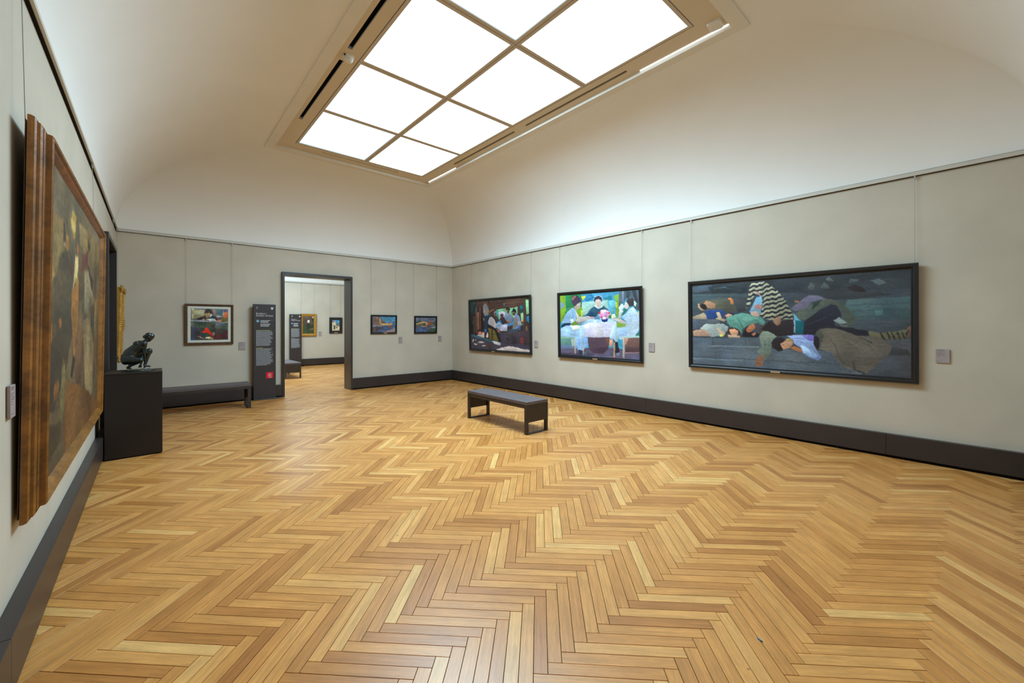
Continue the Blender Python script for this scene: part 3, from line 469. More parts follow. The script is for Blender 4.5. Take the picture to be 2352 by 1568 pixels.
  ((150,130,125),[569,39,680,38,680,260,615,238]),((85,115,125),[689,15,858,13,848,237,698,193]),((105,95,130),[867,2,1005,0,1005,113,877,114]),
  ((110,60,60),[670,277,783,277,773,350,689,350]),((38,38,52),[147,355,177,295,322,237,385,239,413,305,486,305,578,214,657,260,722,366,596,350,413,319,267,355]),
  ((150,70,50),[299,245,340,240,340,295,313,295]),((50,42,45),[360,135,395,28,486,9,552,83,561,163,513,200,413,142]),
  ((168,140,92),[384,175,413,138,506,161,490,244,413,305,383,234]),((218,172,92),[466,137,506,137,488,211,456,211]),((150,60,60),[436,129,458,140,454,195,435,184]),
  ((192,202,212),[512,183,561,159,572,230,504,263]),((202,142,92),[266,352,340,314,378,350,303,374]),((90,100,130),[472,97,487,95,485,105,469,107]),
  ((70,90,80),[44,97,79,91,76,101,42,107]),((130,90,80),[281,36,312,47,309,57,279,46]),((130,90,80),[311,35,331,34,328,44,308,45]),
  ((130,90,80),[885,199,918,195,915,205,882,210]),((70,90,80),[373,100,395,114,392,123,370,109]),((110,95,90),[671,209,684,221,681,231,668,219]),
  ((130,90,80),[171,58,199,45,197,55,169,67]),((130,90,80),[616,147,648,148,645,158,614,157]),((90,100,130),[127,206,148,196,145,206,124,215]),
  ((130,90,80),[35,130,70,157,67,166,32,139]),((130,90,80),[510,136,523,145,520,155,507,146]),((90,100,130),[971,162,986,171,983,181,968,172]),
  ((90,100,130),[519,89,539,78,536,88,516,99]),((110,95,90),[935,194,966,207,963,217,932,205]),((110,100,95),[354,587,383,593,380,603,352,597]),
  ((150,140,110),[59,247,73,247,70,256,56,256]),((50,70,55),[672,831,703,843,700,853,670,841]),((90,105,80),[106,596,133,617,130,626,103,606]),
  ((85,45,40),[300,913,319,925,316,934,297,923]),((130,90,80),[701,238,734,220,731,230,699,248]),((150,140,110),[15,71,45,72,42,81,12,81]),
  ((45,40,40),[909,691,938,698,936,708,906,701]),((110,70,50),[532,684,556,701,553,710,530,694]),((80,60,60),[604,399,620,412,618,422,601,409]),
  ((55,75,60),[806,303,832,320,829,330,803,313]),((85,45,40),[848,620,880,619,878,629,845,631]),((70,90,80),[175,213,189,218,186,228,172,222]),
  ((80,60,60),[955,595,971,606,968,616,952,605]),((110,95,90),[354,74,390,78,387,88,351,83]),((85,45,40),[358,797,390,813,387,823,355,807]),
  ((80,60,60),[120,317,154,321,151,331,117,327]),((70,60,70),[470,870,492,863,489,873,467,880]),((130,90,80),[40,207,53,219,50,229,37,217]),
  ((150,140,110),[979,214,996,204,994,214,976,225]),((150,140,110),[640,89,670,72,667,82,638,99]),((70,85,115),[661,286,676,295,673,305,658,296]),
  ((80,60,60),[549,321,569,311,566,321,546,331]),((50,70,55),[811,723,827,727,824,737,808,733]),((90,105,80),[561,440,594,455,591,465,558,450]),
  ((45,40,40),[844,945,872,937,870,947,841,955]),((55,75,60),[652,276,676,269,674,279,649,286]),((70,85,115),[524,469,553,490,551,500,521,479]),
  ((150,140,110),[404,165,432,147,429,157,402,175]),((45,40,40),[712,696,732,711,729,721,710,706]),((80,60,60),[24,532,48,539,45,549,22,542]),
  ((50,70,55),[371,758,383,756,381,766,368,768]),((70,60,70),[780,877,815,857,812,867,778,887]),((130,90,80),[815,68,848,85,845,95,812,78]),
  ((150,140,110),[134,14,159,27,157,37,131,24]),((50,70,55),[90,757,122,753,119,762,88,767]),((45,40,40),[876,996,903,984,900,994,873,1006]),
  ((90,100,130),[716,30,738,41,735,51,713,40]),((90,100,130),[46,144,68,147,65,157,44,154]),((70,90,80),[466,126,493,128,491,138,463,136]),
  ((130,90,80),[582,261,619,267,616,277,579,271]),((150,140,110),[466,202,482,193,479,203,463,212]),((85,45,40),[53,815,75,826,73,836,50,825]),
  ((90,100,130),[876,112,914,117,911,127,874,122]),((55,75,60),[250,279,266,275,264,285,247,289]),((85,45,40),[39,817,71,827,68,837,36,827]),
  ((55,75,60),[907,323,931,313,928,324,904,333]),((70,85,115),[646,348,670,344,667,354,644,358]),((150,140,110),[617,46,641,38,638,48,614,56]),
  ((45,40,40),[391,958,412,956,410,965,388,968]),((110,70,50),[39,701,65,713,62,723,37,711]),((50,70,55),[119,657,139,667,136,677,117,667]),
  ((50,70,55),[923,686,953,690,950,700,920,696]),((70,60,70),[39,876,59,890,56,899,36,886]),((70,90,80),[907,173,942,175,939,186,904,183]),
  ((110,70,50),[75,850,107,855,105,865,72,860]),((70,85,115),[789,432,823,439,820,449,786,442]),((110,100,95),[780,377,811,375,808,385,778,387]),
  ((90,105,80),[930,428,963,449,960,459,927,438]),((55,75,60),[110,524,135,523,132,533,107,534]),((110,100,95),[494,451,516,453,514,463,491,461]),
  ((90,100,130),[365,66,387,55,385,65,362,75]),((70,60,70),[367,823,386,843,384,852,364,833]),((110,70,50),[958,663,992,648,989,658,955,674]),
  ((90,105,80),[848,452,871,441,868,451,845,462]),((70,85,115),[895,553,924,546,921,556,892,563]),((110,100,95),[139,296,165,309,162,319,136,306]),
  ((90,105,80),[670,487,692,497,689,507,668,497]),((70,90,80),[909,33,940,29,937,39,906,43]),((50,70,55),[231,818,251,838,248,848,229,828]),
  ((110,100,95),[415,536,429,545,426,555,412,546]),((55,75,60),[467,544,491,541,489,551,464,554]),((90,100,130),[982,161,997,176,994,186,980,171]),
  ((70,60,70),[727,872,743,873,740,883,724,882]),((85,45,40),[645,739,665,746,662,756,642,749]),((80,60,60),[872,544,886,553,883,563,870,554]),
  ((50,70,55),[980,704,1004,695,1001,705,977,714]),((50,70,55),[216,636,251,656,248,666,213,646]),((85,45,40),[964,996,995,978,992,988,961,1006]),
  ((45,40,40),[804,787,833,768,830,778,801,797]),((110,95,90),[931,92,953,100,950,110,928,102]),((187,192,182),[411,330,626,314,693,408,504,396]),
  ((50,70,55),[568,643,593,639,590,649,565,653]),((110,100,95),[745,300,771,297,768,308,742,311]),((45,40,40),[464,675,494,702,491,712,461,685]),
  ((45,40,40),[581,683,617,699,614,709,578,693]),((187,92,46),[854,198,905,111,1005,105,1005,284,924,298,865,240]),
  ((132,106,46),[779,352,858,291,1005,310,1005,408,811,410]),((217,152,116),[687,408,745,347,824,383,782,432]),((55,75,60),[481,476,511,475,508,485,479,486]),
  ((85,45,40),[505,853,539,884,537,894,503,863]),((45,40,40),[828,718,848,722,846,732,825,728]),((70,60,70),[268,918,299,910,296,920,265,928]),
  ((110,100,95),[373,326,407,335,405,345,370,336]),((70,85,66),[84,406,689,432,1005,460,1005,663,504,618,84,581]),((50,70,55),[26,923,45,942,43,952,23,932]),
  ((70,85,115),[628,368,644,374,641,384,625,378]),((70,85,115),[287,351,303,351,300,361,285,361]),((50,70,55),[615,882,637,884,634,894,612,892]),
  ((70,85,115),[537,302,557,306,554,316,534,312]),((70,85,115),[42,460,63,469,60,479,39,470]),((85,80,60),[412,482,642,494,633,606,431,593]),
  ((105,105,116),[641,463,782,464,764,609,650,597]),((55,75,60),[193,578,221,568,218,578,191,588]),((85,45,40),[840,862,870,871,867,881,837,872]),
  ((70,60,70),[202,706,223,704,220,714,199,716]),((90,105,80),[296,547,329,539,327,549,294,557]),((80,60,60),[922,476,953,493,950,503,919,486]),
  ((110,100,95),[942,517,968,506,965,516,939,527]),((50,76,126),[781,461,880,462,801,533]),((110,100,95),[319,275,339,279,336,288,316,285]),
  ((45,40,40),[171,766,197,779,194,789,168,776]),((110,100,95),[635,577,648,580,645,590,632,587]),((80,60,60),[744,363,774,356,772,366,741,373]),
  ((70,85,115),[179,487,203,493,201,503,176,496]),((70,60,70),[340,636,370,660,367,670,337,646]),((110,100,95),[806,529,824,546,821,556,804,539]),
  ((80,60,60),[468,292,490,281,487,291,465,302]),((70,60,70),[259,963,289,993,286,1003,257,972]),((165,160,176),[-1,350,53,364,738,405,738,424,52,395,-1,384]),
  ((85,45,40),[353,774,384,792,381,802,350,784]),((70,85,115),[786,334,804,352,801,363,783,344]),((90,105,80),[445,419,459,433,456,443,442,429]),
  ((206,204,206),[678,414,811,454,1005,400,1005,425,811,473]),((70,60,70),[837,971,861,975,858,986,834,981]),((62,52,46),[-10,580,504,620,1005,666,1005,1010,-11,1007]),
  ((45,40,40),[935,629,968,612,965,622,932,639]),((45,70,56),[281,613,598,630,598,919,263,890]),((90,105,80),[337,354,362,371,359,381,334,364]),
  ((55,75,60),[358,572,371,564,368,574,355,582]),((80,60,60),[934,357,958,363,955,373,931,367]),((70,60,70),[299,786,327,803,324,812,297,796]),
  ((70,60,70),[332,909,357,905,355,915,329,919]),((55,75,60),[71,354,90,365,87,375,68,364]),((45,40,40),[576,773,597,769,595,779,573,783]),
  ((90,105,80),[293,360,309,352,307,362,290,370]),((45,40,40),[609,945,625,941,622,950,606,955]),((55,75,60),[857,289,894,298,891,308,854,299]),
  ((70,85,115),[115,464,133,469,131,479,112,474]),((85,45,40),[469,697,483,712,481,722,467,707]),((55,75,60),[35,461,70,476,67,486,33,470]),
  ((70,60,70),[324,805,351,815,348,824,321,814]),((80,32,36),[670,673,1000,711,1000,982,670,974]),((45,40,40),[180,949,197,967,194,977,177,959]),
  ((60,55,45),[661,662,877,675,867,821,689,796]),((50,70,55),[132,951,145,960,142,970,130,961]),((50,70,55),[159,782,175,789,172,799,156,792]),
  ((45,40,40),[245,719,267,711,264,721,242,729]),((70,60,70),[106,601,267,624,231,843,123,830]),
  ((202,40,15),[290,729,357,700,365,625,412,606,469,626,498,704,561,760,590,850,618,971,559,929,485,817,439,772,321,759]),((110,70,50),[608,735,640,767,638,777,606,745]),
  ((206,192,142),[377,931,430,906,513,902,607,969,577,992,412,959]),((132,142,116),[566,807,614,742,650,795,624,866,589,874]),
  ((130,120,130),[132,863,249,887,384,962,375,973,231,909]),((50,76,122),[59,581,98,581,93,1005,59,1004]),((40,60,106),[-11,937,62,949,62,1009,-11,1007]),],
'coast': [
  ((72,126,160),[-138,-249,1176,-284,1216,1229,-126,1223]),((85,115,145),[593,301,1009,252,1015,488,656,492]),((64,84,114),[-59,626,1046,520,1061,1118,-54,1116]),
  ((105,86,80),[-64,64,180,5,325,52,415,197,536,365,656,492,303,542,-59,609]),((130,95,75),[8,58,180,13,267,53,153,160,38,162]),
  ((176,132,92),[287,120,326,90,360,241,378,435,300,500]),((206,150,70),[285,510,375,431,567,450,856,421,858,515,598,529]),
  ((165,70,50),[655,423,774,415,774,448,670,459]),((230,180,90),[745,459,849,447,850,511,753,512]),((140,130,122),[-59,575,597,524,824,544,451,594,-59,626]),
  ((80,65,68),[-58,668,526,638,380,776,207,976,-55,987]),((112,76,66),[640,577,872,554,857,670,675,693]),((142,117,116),[422,983,932,787,1052,758,1059,1074,423,1073]),
  ((200,150,120),[922,705,959,683,955,835,933,835]),],
'bridge': [
  ((90,98,118),[-238,-318,1298,-362,1358,1255,-195,1255]),((72,88,118),[-44,620,1069,561,1089,1139,-30,1141]),
  ((80,86,76),[-52,361,284,299,591,271,1062,377,1069,572,-44,631]),((60,75,65),[7,308,178,160,271,208,241,331,26,380]),
  ((65,80,65),[834,335,936,264,1060,331,1065,469,856,449]),((155,82,66),[680,201,770,172,784,272,691,285]),((126,76,60),[556,358,800,354,899,448,721,577,579,553]),
  ((206,152,92),[1,439,251,317,420,278,578,312,620,430,531,554,460,368,320,370,269,489,250,394,6,488]),
  ((190,140,85),[253,498,327,579,464,591,559,522,537,631,431,655,307,620]),((95,70,60),[5,574,190,549,126,686,28,800]),((60,78,50),[556,1025,745,771,1075,741,1087,1092]),
  ((140,80,60),[655,658,725,680,710,772,667,772]),((150,150,140),[793,656,983,608,987,723,795,725]),],
'procession': [
  ((103,85,58),[-89,-10,1432,-772,1931,2090,-28,1108]),((118,101,72),[-19,-9,1051,-20,1024,110,-1,290]),((76,79,65),[-16,153,28,137,79,153,71,217,23,490,-14,491]),
  ((150,122,70),[79,153,248,137,280,254,128,356,76,421,69,217]),((127,104,65),[456,68,972,53,994,217,797,215,489,162]),
  ((84,72,51),[177,274,274,232,347,335,391,525,291,686,129,486,155,340]),((93,50,39),[31,350,66,345,67,426,35,425]),((80,70,55),[216,146,244,138,254,214,221,217]),
  ((188,152,70),[318,117,350,49,408,72,408,123,372,178,334,131]),((233,200,116),[327,119,379,101,406,127,346,143]),((178,122,48),[259,187,291,179,306,233,269,240]),
  ((222,180,129),[221,222,250,215,264,228,233,232]),((95,92,72),[323,227,376,216,382,282,334,281]),((218,196,142),[408,226,453,220,456,285,413,334,365,390,391,290]),
  ((198,112,61),[431,172,460,194,435,216]),((166,112,51),[354,387,471,319,473,473,454,657,408,644,351,477]),((190,140,60),[407,317,457,300,468,335,410,347]),
  ((100,56,43),[540,195,663,148,659,229,508,280]),((118,62,43),[283,244,354,296,349,330,295,273]),((159,130,60),[595,132,651,97,650,143,609,157]),
  ((65,62,48),[651,97,716,111,688,152,650,143]),((63,60,46),[648,216,804,275,776,340,669,270]),((129,114,86),[588,265,673,245,752,312,696,456,594,465]),
  ((148,130,96),[669,270,885,393,820,413,702,335]),((74,62,46),[750,414,855,395,866,650,792,633]),((116,90,53),[855,395,1007,317,1035,868,874,715]),
  ((65,54,39),[-16,564,225,548,258,705,159,803,-2,807]),((111,80,53),[425,575,551,470,600,635,557,812,443,781]),
  ((137,114,77),[574,485,731,481,851,617,845,877,796,950,674,904,597,635]),((55,48,36),[401,638,437,651,398,727,358,717]),
  ((116,76,36),[270,721,605,803,1026,971,1033,1028,272,986,267,797]),((97,90,55),[238,659,283,663,290,755,244,910,210,879]),((106,70,34),[-8,821,42,795,40,987,-3,1008]),
  ((76,60,39),[58,837,248,861,235,925,40,979]),((174,108,48),[149,713,193,704,206,730,173,782,145,767]),((174,108,48),[57,740,78,743,71,813,40,815]),
  ((174,108,48),[181,494,214,495,221,522,192,523]),((174,108,48),[77,499,110,510,114,573,88,562]),],
'garden': [
  ((70,62,46),[-466,-222,1769,-277,1805,1512,-475,1447]),((92,76,66),[-16,0,1011,0,960,502,11,538]),((56,70,46),[-16,571,1018,572,1024,1029,-16,1013]),
  ((190,195,180),[812,20,1011,0,1001,121,870,88]),((210,205,190),[405,224,588,212,617,331,506,417,405,333]),((52,62,44),[339,401,618,400,677,780,285,777]),
  ((150,120,90),[564,744,933,694,962,747,621,797]),((46,60,44),[841,88,1024,120,1016,363,844,330]),],
'house': [
  ((85,160,205),[-642,-212,1693,-239,1758,1291,-633,1320]),((218,205,170),[-13,186,376,65,503,473,1017,525,1032,1000,0,1012]),
  ((190,90,70),[-14,99,338,77,340,170,-13,198]),((110,120,115),[540,355,927,175,1003,584,544,531]),((190,170,140),[149,477,464,473,475,947,158,950]),
  ((70,70,60),[190,535,387,533,355,888,220,890]),((150,70,60),[546,590,704,617,669,766,549,738]),((215,190,165),[-2,893,1028,880,1032,1012,0,1024]),],
}
# ------------------------------------------------------------------ the room
W, LEN, ZR0, ZR1, ZC = -6.845, -10.3, 3.155, 3.204, 4.51      # left wall x, front wall y, rail, flat ceiling height
TH = 0.35                                                      # wall thickness
DX0, DX1, DH = -4.30, -2.82, 2.667                             # opening in the back wall
LY0, LY1 = -2.80, -1.32                                        # opening in the left wall
FY0, FY1 = TH, 7.10                                            # next room

def wall(name, boxes):
    mb = MB()
    for a, b in boxes: mb.box(a, b)
    return tag(mb.build(name, M['wall']), kind='structure')

wall('wall_right', [((0, LEN - TH, 0), (TH, FY1 + TH, 3.30))])
wall('wall_back', [((W - TH, 0, 0), (DX0, TH, 3.30)), ((DX1, 0, 0), (0, TH, 3.30)), ((DX0, 0, DH), (DX1, TH, 3.30))])
wall('wall_left', [((W - TH, LEN - TH, 0), (W, LY0, 3.30)), ((W - TH, LY1, 0), (W, 0, 3.30)), ((W - TH, LY0, DH), (W, LY1, 3.30))])
wall('wall_front', [((W, LEN - TH, 0), (0, LEN, 3.30))])
wall('wall_next_room_back', [((W - TH, FY1, 0), (0, FY1 + TH, 3.30))])
wall('wall_next_room_left', [((W - TH, FY0, 0), (W, FY1, 3.30))])
wall('wall_side_room', [((W - 3.0, -4.6, 0), (W - TH, -4.4, 3.3)), ((W - 3.0, 0.0, 0), (W - TH, 0.2, 3.3)), ((W - 3.2, -4.6, 0), (W - 3.0, 0.2, 3.3))])
tag(box('ceiling_side_room', (W - 3.2, -4.6, 3.3), (W - TH, 0.2, 3.4), M['cove']), kind='structure')

def cove(name, x0, x1, y0, y1, z0, z1, ix, iy, n=28):
    """elliptical cove from the picture rail up to the flat ceiling; ix, iy are its runs"""
    rings = []
    for k in range(n + 1):
        a = math.pi / 2 * k / n
        # starts almost upright above the rail and flattens towards the laylight
        t = 1 - math.cos(a) ** 1.0; z = z0 + (z1 - z0) * math.sin(a) ** 1.0
        dx, dy = ix * t, iy * t
        rings.append([(x0 + dx, y0 + dy, z), (x1 - dx, y0 + dy, z), (x1 - dx, y1 - dy, z), (x0 + dx, y1 - dy, z)])
    vs, fs = [], []
    for s in range(4):
        b = len(vs)
        for r in rings: vs += [r[s], r[(s + 1) % 4]]
        for k in range(n): fs.append((b + 2 * k, b + 2 * k + 2, b + 2 * k + 3, b + 2 * k + 1))
    me = mesh_from(name, vs, fs, True)
    return tag(link(name, me, M['cove']), kind='structure')

TX0, TX1, TY0, TY1 = -4.965, -1.875, -8.325, -1.975            # outer edge of the trim round the laylight
cove('ceiling', W, 0, LEN, 0, ZR1 - 0.01, ZC, TX0 - W, TY0 - LEN)
cove('ceiling_next_room', W, 0, FY0, FY1, ZR1 - 0.01, ZC, 1.9, 1.9)

# --- floor: dark bed, 300 single oak blocks, the other blocks joined
floor = tag(MB().box((W - 3.2, LEN - 0.1, -0.08), (0.1, FY1 + 0.1, -0.005)).build('floor', M['subfloor']), kind='structure')
PW = 0.0633; PL = 8 * PW; SQ = math.sqrt(0.5); STEP = PW / SQ; HB = PL * SQ
PX0, PY0 = -4.942, -7.838
REGIONS = [(W, 0, LEN, 0), (DX0, DX1, 0, TH), (W, 0, FY0, FY1), (W - TH, W, LY0, LY1), (W - 3.0, W - TH, -4.4, 0)]
def clip(poly, x0, x1, y0, y1):
    for ax, lim, sgn in ((0, x0, 1), (0, x1, -1), (1, y0, 1), (1, y1, -1)):
        out = []
        for i in range(len(poly)):
            p, q = poly[i], poly[(i + 1) % len(poly)]
            a, b = sgn * (p[ax] - lim), sgn * (q[ax] - lim)
            if a >= 0: out.append(p)
            if (a >= 0) != (b >= 0):
                t = a / (a - b); out.append((p[0] + (q[0] - p[0]) * t, p[1] + (q[1] - p[1]) * t))
        poly = out
        if not poly: return []
    return poly
cs, sn = math.cos(YAW), math.sin(YAW)
def project(x, y, z=0.0):
    dx, dy, dz = x - CAM.x, y - CAM.y, z - CAM.z
    a, c = dx * cs - dy * sn, dx * sn + dy * cs
    return None if c < 0.05 else (1176 + FPX * a / c, 748.8 - FPX * dz / c)
GAP = 0.0014; CH = 0.0005
planks = []
for j in range(-22, 6):
    yy = PY0 - 2 * HB * j
    for k in range(-90, 64):
        xx = PX0 + STEP * k
        for (px, py, ux, uy, vx, vy) in ((xx, yy, SQ, -SQ, -SQ, -SQ), (xx + HB, yy - HB, -SQ, -SQ, SQ, -SQ)):
            cx, cy = px + ux * PL / 2 + vx * PW / 2, py + uy * PL / 2 + vy * PW / 2
            if cx < W - 3.4 or cx > 0.5 or cy < LEN - 0.5 or cy > FY1 + 0.5: continue
            planks.append((cx, cy, ux, uy, vx, vy))
rng = random.Random(3)
def tone():
    r = rng.random()
    return 0.02 + 0.96 * (rng.random() * 0.14 if r < 0.10 else (0.86 + 0.14 * rng.random() if r < 0.13 else min(0.92, max(0.08, rng.gauss(0.5, 0.21)))))
def corners(p, l=PL / 2, w=PW / 2):
    cx, cy, ux, uy, vx, vy = p
    return [(cx + ux * a + vx * b, cy + uy * a + vy * b) for a, b in ((-l, -w), (l, -w), (l, w), (-l, w))]
scored = []
for i, p in enumerate(planks):
    cc = corners(p)
    pr = [project(*c) for c in cc]
    if any(q is None for q in pr): continue
    if not all(W + 0.075 < c[0] < -0.075 and LEN < c[1] < -0.08 for c in cc): continue
    if not any(0 < q[0] < 2352 and 0 < q[1] < 1568 for q in pr): continue
    q = [(min(max(a, 0), 2352), min(max(b, 0), 1568)) for a, b in pr]
    ar = abs(sum(q[n][0] * q[(n + 1) % 4][1] - q[(n + 1) % 4][0] * q[n][1] for n in range(4))) / 2
    scored.append((ar, i))
scored.sort(reverse=True)
single = {i for _, i in scored[:300]}
def plank_shape(poly, cx, cy, ux, uy, vx, vy, zt):
    """prism with a small arris round the top face; returns verts, faces, uv of each vertex"""
    n = len(poly); mx = sum(q[0] for q in poly) / n; my = sum(q[1] for q in poly) / n
    vs = []
    for inset, z in ((CH, zt), (0.0, zt - CH), (0.0, -0.006)):
        for x, y in poly:
            d = math.hypot(x - mx, y - my) or 1
            # shrink along both axes of the block
            a, b = (x - mx) * ux + (y - my) * uy, (x - mx) * vx + (y - my) * vy
            a -= math.copysign(min(inset, abs(a)), a); b -= math.copysign(min(inset, abs(b)), b)
            vs.append((mx + a * ux + b * vx, my + a * uy + b * vy, z))
    fs = [tuple(range(n))]
    for r in range(2):
        for i in range(n): fs.append((r * n + i, (r + 1) * n + i, (r + 1) * n + (i + 1) % n, r * n + (i + 1) % n))
    uvs = [((x - cx) * ux + (y - cy) * uy, (x - cx) * vx + (y - cy) * vy) for x, y, _ in vs]
    return vs, fs, uvs
def put_uv(me, uvs):
    l = me.uv_layers.new(name='UVMap')
    vi = np.empty(len(me.loops), dtype=np.int32); me.loops.foreach_get('vertex_index', vi)
    l.data.foreach_set('uv', np.asarray(uvs, dtype=np.float32)[vi].ravel())
vs, fs, uvs = plank_shape(corners((0, 0, 1, 0, 0, 1), PL / 2 - GAP, PW / 2 - GAP), 0, 0, 1, 0, 0, 1, 0.0)
plank_me = mesh_from('plank', vs, fs); put_uv(plank_me, uvs); plank_me.materials.append(M['oak'])
allv, allf, alluv, allt = [], [], [], []
for i, p in enumerate(planks):
    t = tone()
    if i in single:
        o = link('plank', plank_me, None, floor, (p[0], p[1], rng.uniform(-0.0004, 0.0003)), (0, 0, math.atan2(p[3], p[2])))
        o['tone'] = t
        continue
    for reg in REGIONS:
        poly = clip(corners(p, PL / 2 - GAP, PW / 2 - GAP), *reg)
        if len(poly) < 3: continue
        if sum(poly[n][0] * poly[(n + 1) % len(poly)][1] - poly[(n + 1) % len(poly)][0] * poly[n][1] for n in range(len(poly))) < 0: poly = poly[::-1]
        vs, fs, uvs = plank_shape(poly, *p, rng.uniform(-0.0004, 0.0003))
        b = len(allv); allv += vs; alluv += uvs
        allf += [tuple(q + b for q in f) for f in fs]; allt += [t] * len(fs)
pm = mesh_from('far_planks', allv, allf); put_uv(pm, alluv)
at = pm.attributes.new('ptone', 'FLOAT', 'FACE'); at.data.foreach_set('value', np.asarray(allt, dtype=np.float32))
pm.materials.append(M['oak'])
tag(link('distant_planks', pm, None, floor), kind='stuff')

# --- baseboards: boards with a ledge on top, butt joints and a shadow gap at the floor
BT, BZ = 0.067, 0.267
def baseboard(name, runs):
    """runs: (p0, p1, inward normal, [joints along the run]) on the wall surface"""
    root = None
    gap, boards = MB(), []
    for (p0, p1, nrm, joints) in runs:
        p0, p1, nrm = Vector(p0), Vector(p1), Vector(nrm); d = (p1 - p0); ln = d.length; d.normalize()
        cuts = [0.0] + list(joints) + [ln]
        for a, b in zip(cuts[:-1], cuts[1:]):
            g0 = 0.001 if a > 0 else 0; g1 = 0.001 if b < ln else 0
            q0 = p0 + d * (a + g0); q1 = p0 + d * (b - g1) + nrm * BT
            boards.append(((q0.x, q0.y, 0.032), (q1.x, q1.y, BZ)))
        q0, q1 = p0, p1 + nrm * (BT - 0.022)
        gap.box((q0.x, q0.y, 0), (q1.x, q1.y, 0.032))
    root = tag(gap.build(name, M['black']), kind='structure')
    for a, b in boards: box('board', a, b, M['dark'], root, bevel=0.0025)
    return root
baseboard('baseboard_right', [((0, LEN, 0), (0, 0, 0), (-1, 0, 0), (1.18, 4.2, 7.2))])
baseboard('baseboard_back', [((W, 0, 0), (DX0, 0, 0), (0, -1, 0), ()), ((DX1, 0, 0), (-BT, 0, 0), (0, -1, 0), ())])
baseboard('baseboard_left', [((W, LEN, 0), (W, LY0, 0), (1, 0, 0), (3.0, 5.85)), ((W, LY1, 0), (W, -BT, 0), (1, 0, 0), ())])
baseboard('baseboard_front', [((W + BT, LEN, 0), (-BT, LEN, 0), (0, 1, 0), ())])
baseboard('baseboard_next_room_back', [((W, FY1, 0), (0, FY1, 0), (0, -1, 0), ())])
baseboard('baseboard_next_room_right', [((0, FY0, 0), (0, FY1 - BT, 0), (-1, 0, 0), ())])

# --- picture rail: face strip, lower lip and a thin upper bead
def rail(name, a, b, nrm):
    a, b, nrm = Vector(a), Vector(b), Vector(nrm)
    mb = MB()
    def strip(d0, d1, z0, z1):
        p, q = a + nrm * d0, b + nrm * d1; mb.box((p.x, p.y, z0), (q.x, q.y, z1))
    strip(0, 0.030, ZR0 + 0.006, ZR1 - 0.008); strip(0.018, 0.034, ZR0, ZR0 + 0.008); strip(0, 0.022, ZR1 - 0.006, ZR1)
    r = tag(mb.build(name, M['rail'], bevel=0.0), kind='structure')
    g = MB(); p, q = a + nrm * 0.001, b + nrm * 0.018; g.box((p.x, p.y, ZR0 - 0.004), (q.x, q.y, ZR0 + 0.006)); g.build('slot', M['black'], r)
    p, q = a + nrm * 0.001, b + nrm * 0.0285; MB().box((p.x, p.y, ZR1 - 0.008), (q.x, q.y, ZR1 - 0.006)).build('groove', M['black'], r)
rail('trim_1', (0, LEN, 0), (0, 0, 0), (-1, 0, 0))
rail('trim_2', (W, 0, 0), (0, 0, 0), (0, -1, 0))
rail('trim_3', (W, LEN, 0), (W, 0, 0), (1, 0, 0))
rail('trim_4', (W, LEN, 0), (0, LEN, 0), (0, 1, 0))
rail('trim_5', (W, FY1, 0), (0, FY1, 0), (0, -1, 0))
rail('trim_6', (0, FY0, 0), (0, FY1, 0), (-1, 0, 0))

# --- dark metal linings of the two openings
def lining(name, loc, rz):
    """local x across the opening, y into the wall, standing on the floor"""
    r = empty(name, loc, rz, kind='structure')
    w = DX1 - DX0
    box('jamb', (0, -0.078, 0), (0.046, TH + 0.02, DH), M['jamb'], r, bevel=0.003)
    box('jamb', (w - 0.044, -0.078, 0), (w, TH + 0.02, DH), M['jamb'], r, bevel=0.003)
    box('head', (0.046, -0.078, DH - 0.056), (w - 0.044, TH + 0.02, DH), M['jamb'], r, bevel=0.003)
lining('door_1', (DX0, 0, 0), 0)
lining('door_2', (W, LY0, 0), math.pi / 2)

# --- laylight in the ceiling
def laylight(name, x0, x1, y0, y1, nx, ny, z, pane_mat):
    """diffusing panes, each in its own metal frame, with narrow gaps between the frames"""
    r = empty(name, ((x0 + x1) / 2, (y0 + y1) / 2, z), kind='structure')
    ox, oy = (x0 + x1) / 2, (y0 + y1) / 2
    px, py = (x1 - x0) / nx, (y1 - y0) / ny
    fw, gp = 0.036, 0.006
    for i in range(nx):
        for j in range(ny):
            a, b = x0 + i * px - ox, x0 + (i + 1) * px - ox
            c, d = y0 + j * py - oy, y0 + (j + 1) * py - oy
            a, b, c, d = a + gp, b - gp, c + gp, d - gp
            p = box('pane', (a + fw, c + fw, 0.012), (b - fw, d - fw, 0.018), pane_mat[i][j], r)
            p.data.materials.append(M['sky_bar'])              # only the face towards the room glows
            p.data.polygons.foreach_set('material_index', [0, 1, 1, 1, 1, 1])
            rect_with_holes(MB(), a, b, c, d, 0.0, 0.03, [(a + fw, b - fw, c + fw, d - fw)]).build('pane_frame', M['sky_bar'], p)
    rect_with_holes(MB(), x0 - ox - 0.02, x1 - ox + 0.02, y0 - oy - 0.02, y1 - oy + 0.02, 0.032, 0.05, [(x0 - ox, x1 - ox, y0 - oy, y1 - oy)]).build('joint_light_seal', M['black'], r)  # dark ring added to keep the plenum glow out of the outer joint
    box('plenum_cover', (x0 - ox, y0 - oy, 0.05), (x1 - ox, y1 - oy, 0.06), M['plenum'], r)
    return r
ZP = 4.535
LX0, LX1, LYA, LYB = -4.585, -2.235, -7.92, -2.37
lay = laylight('window_1', LX0, LX1, LYA, LYB, 2, 4, ZP, M['pane'])
ox, oy = lay.location.x, lay.location.y
RX0, RX1, RY0, RY1 = -4.835, -1.992, -8.19, -2.11              # recessed border panel
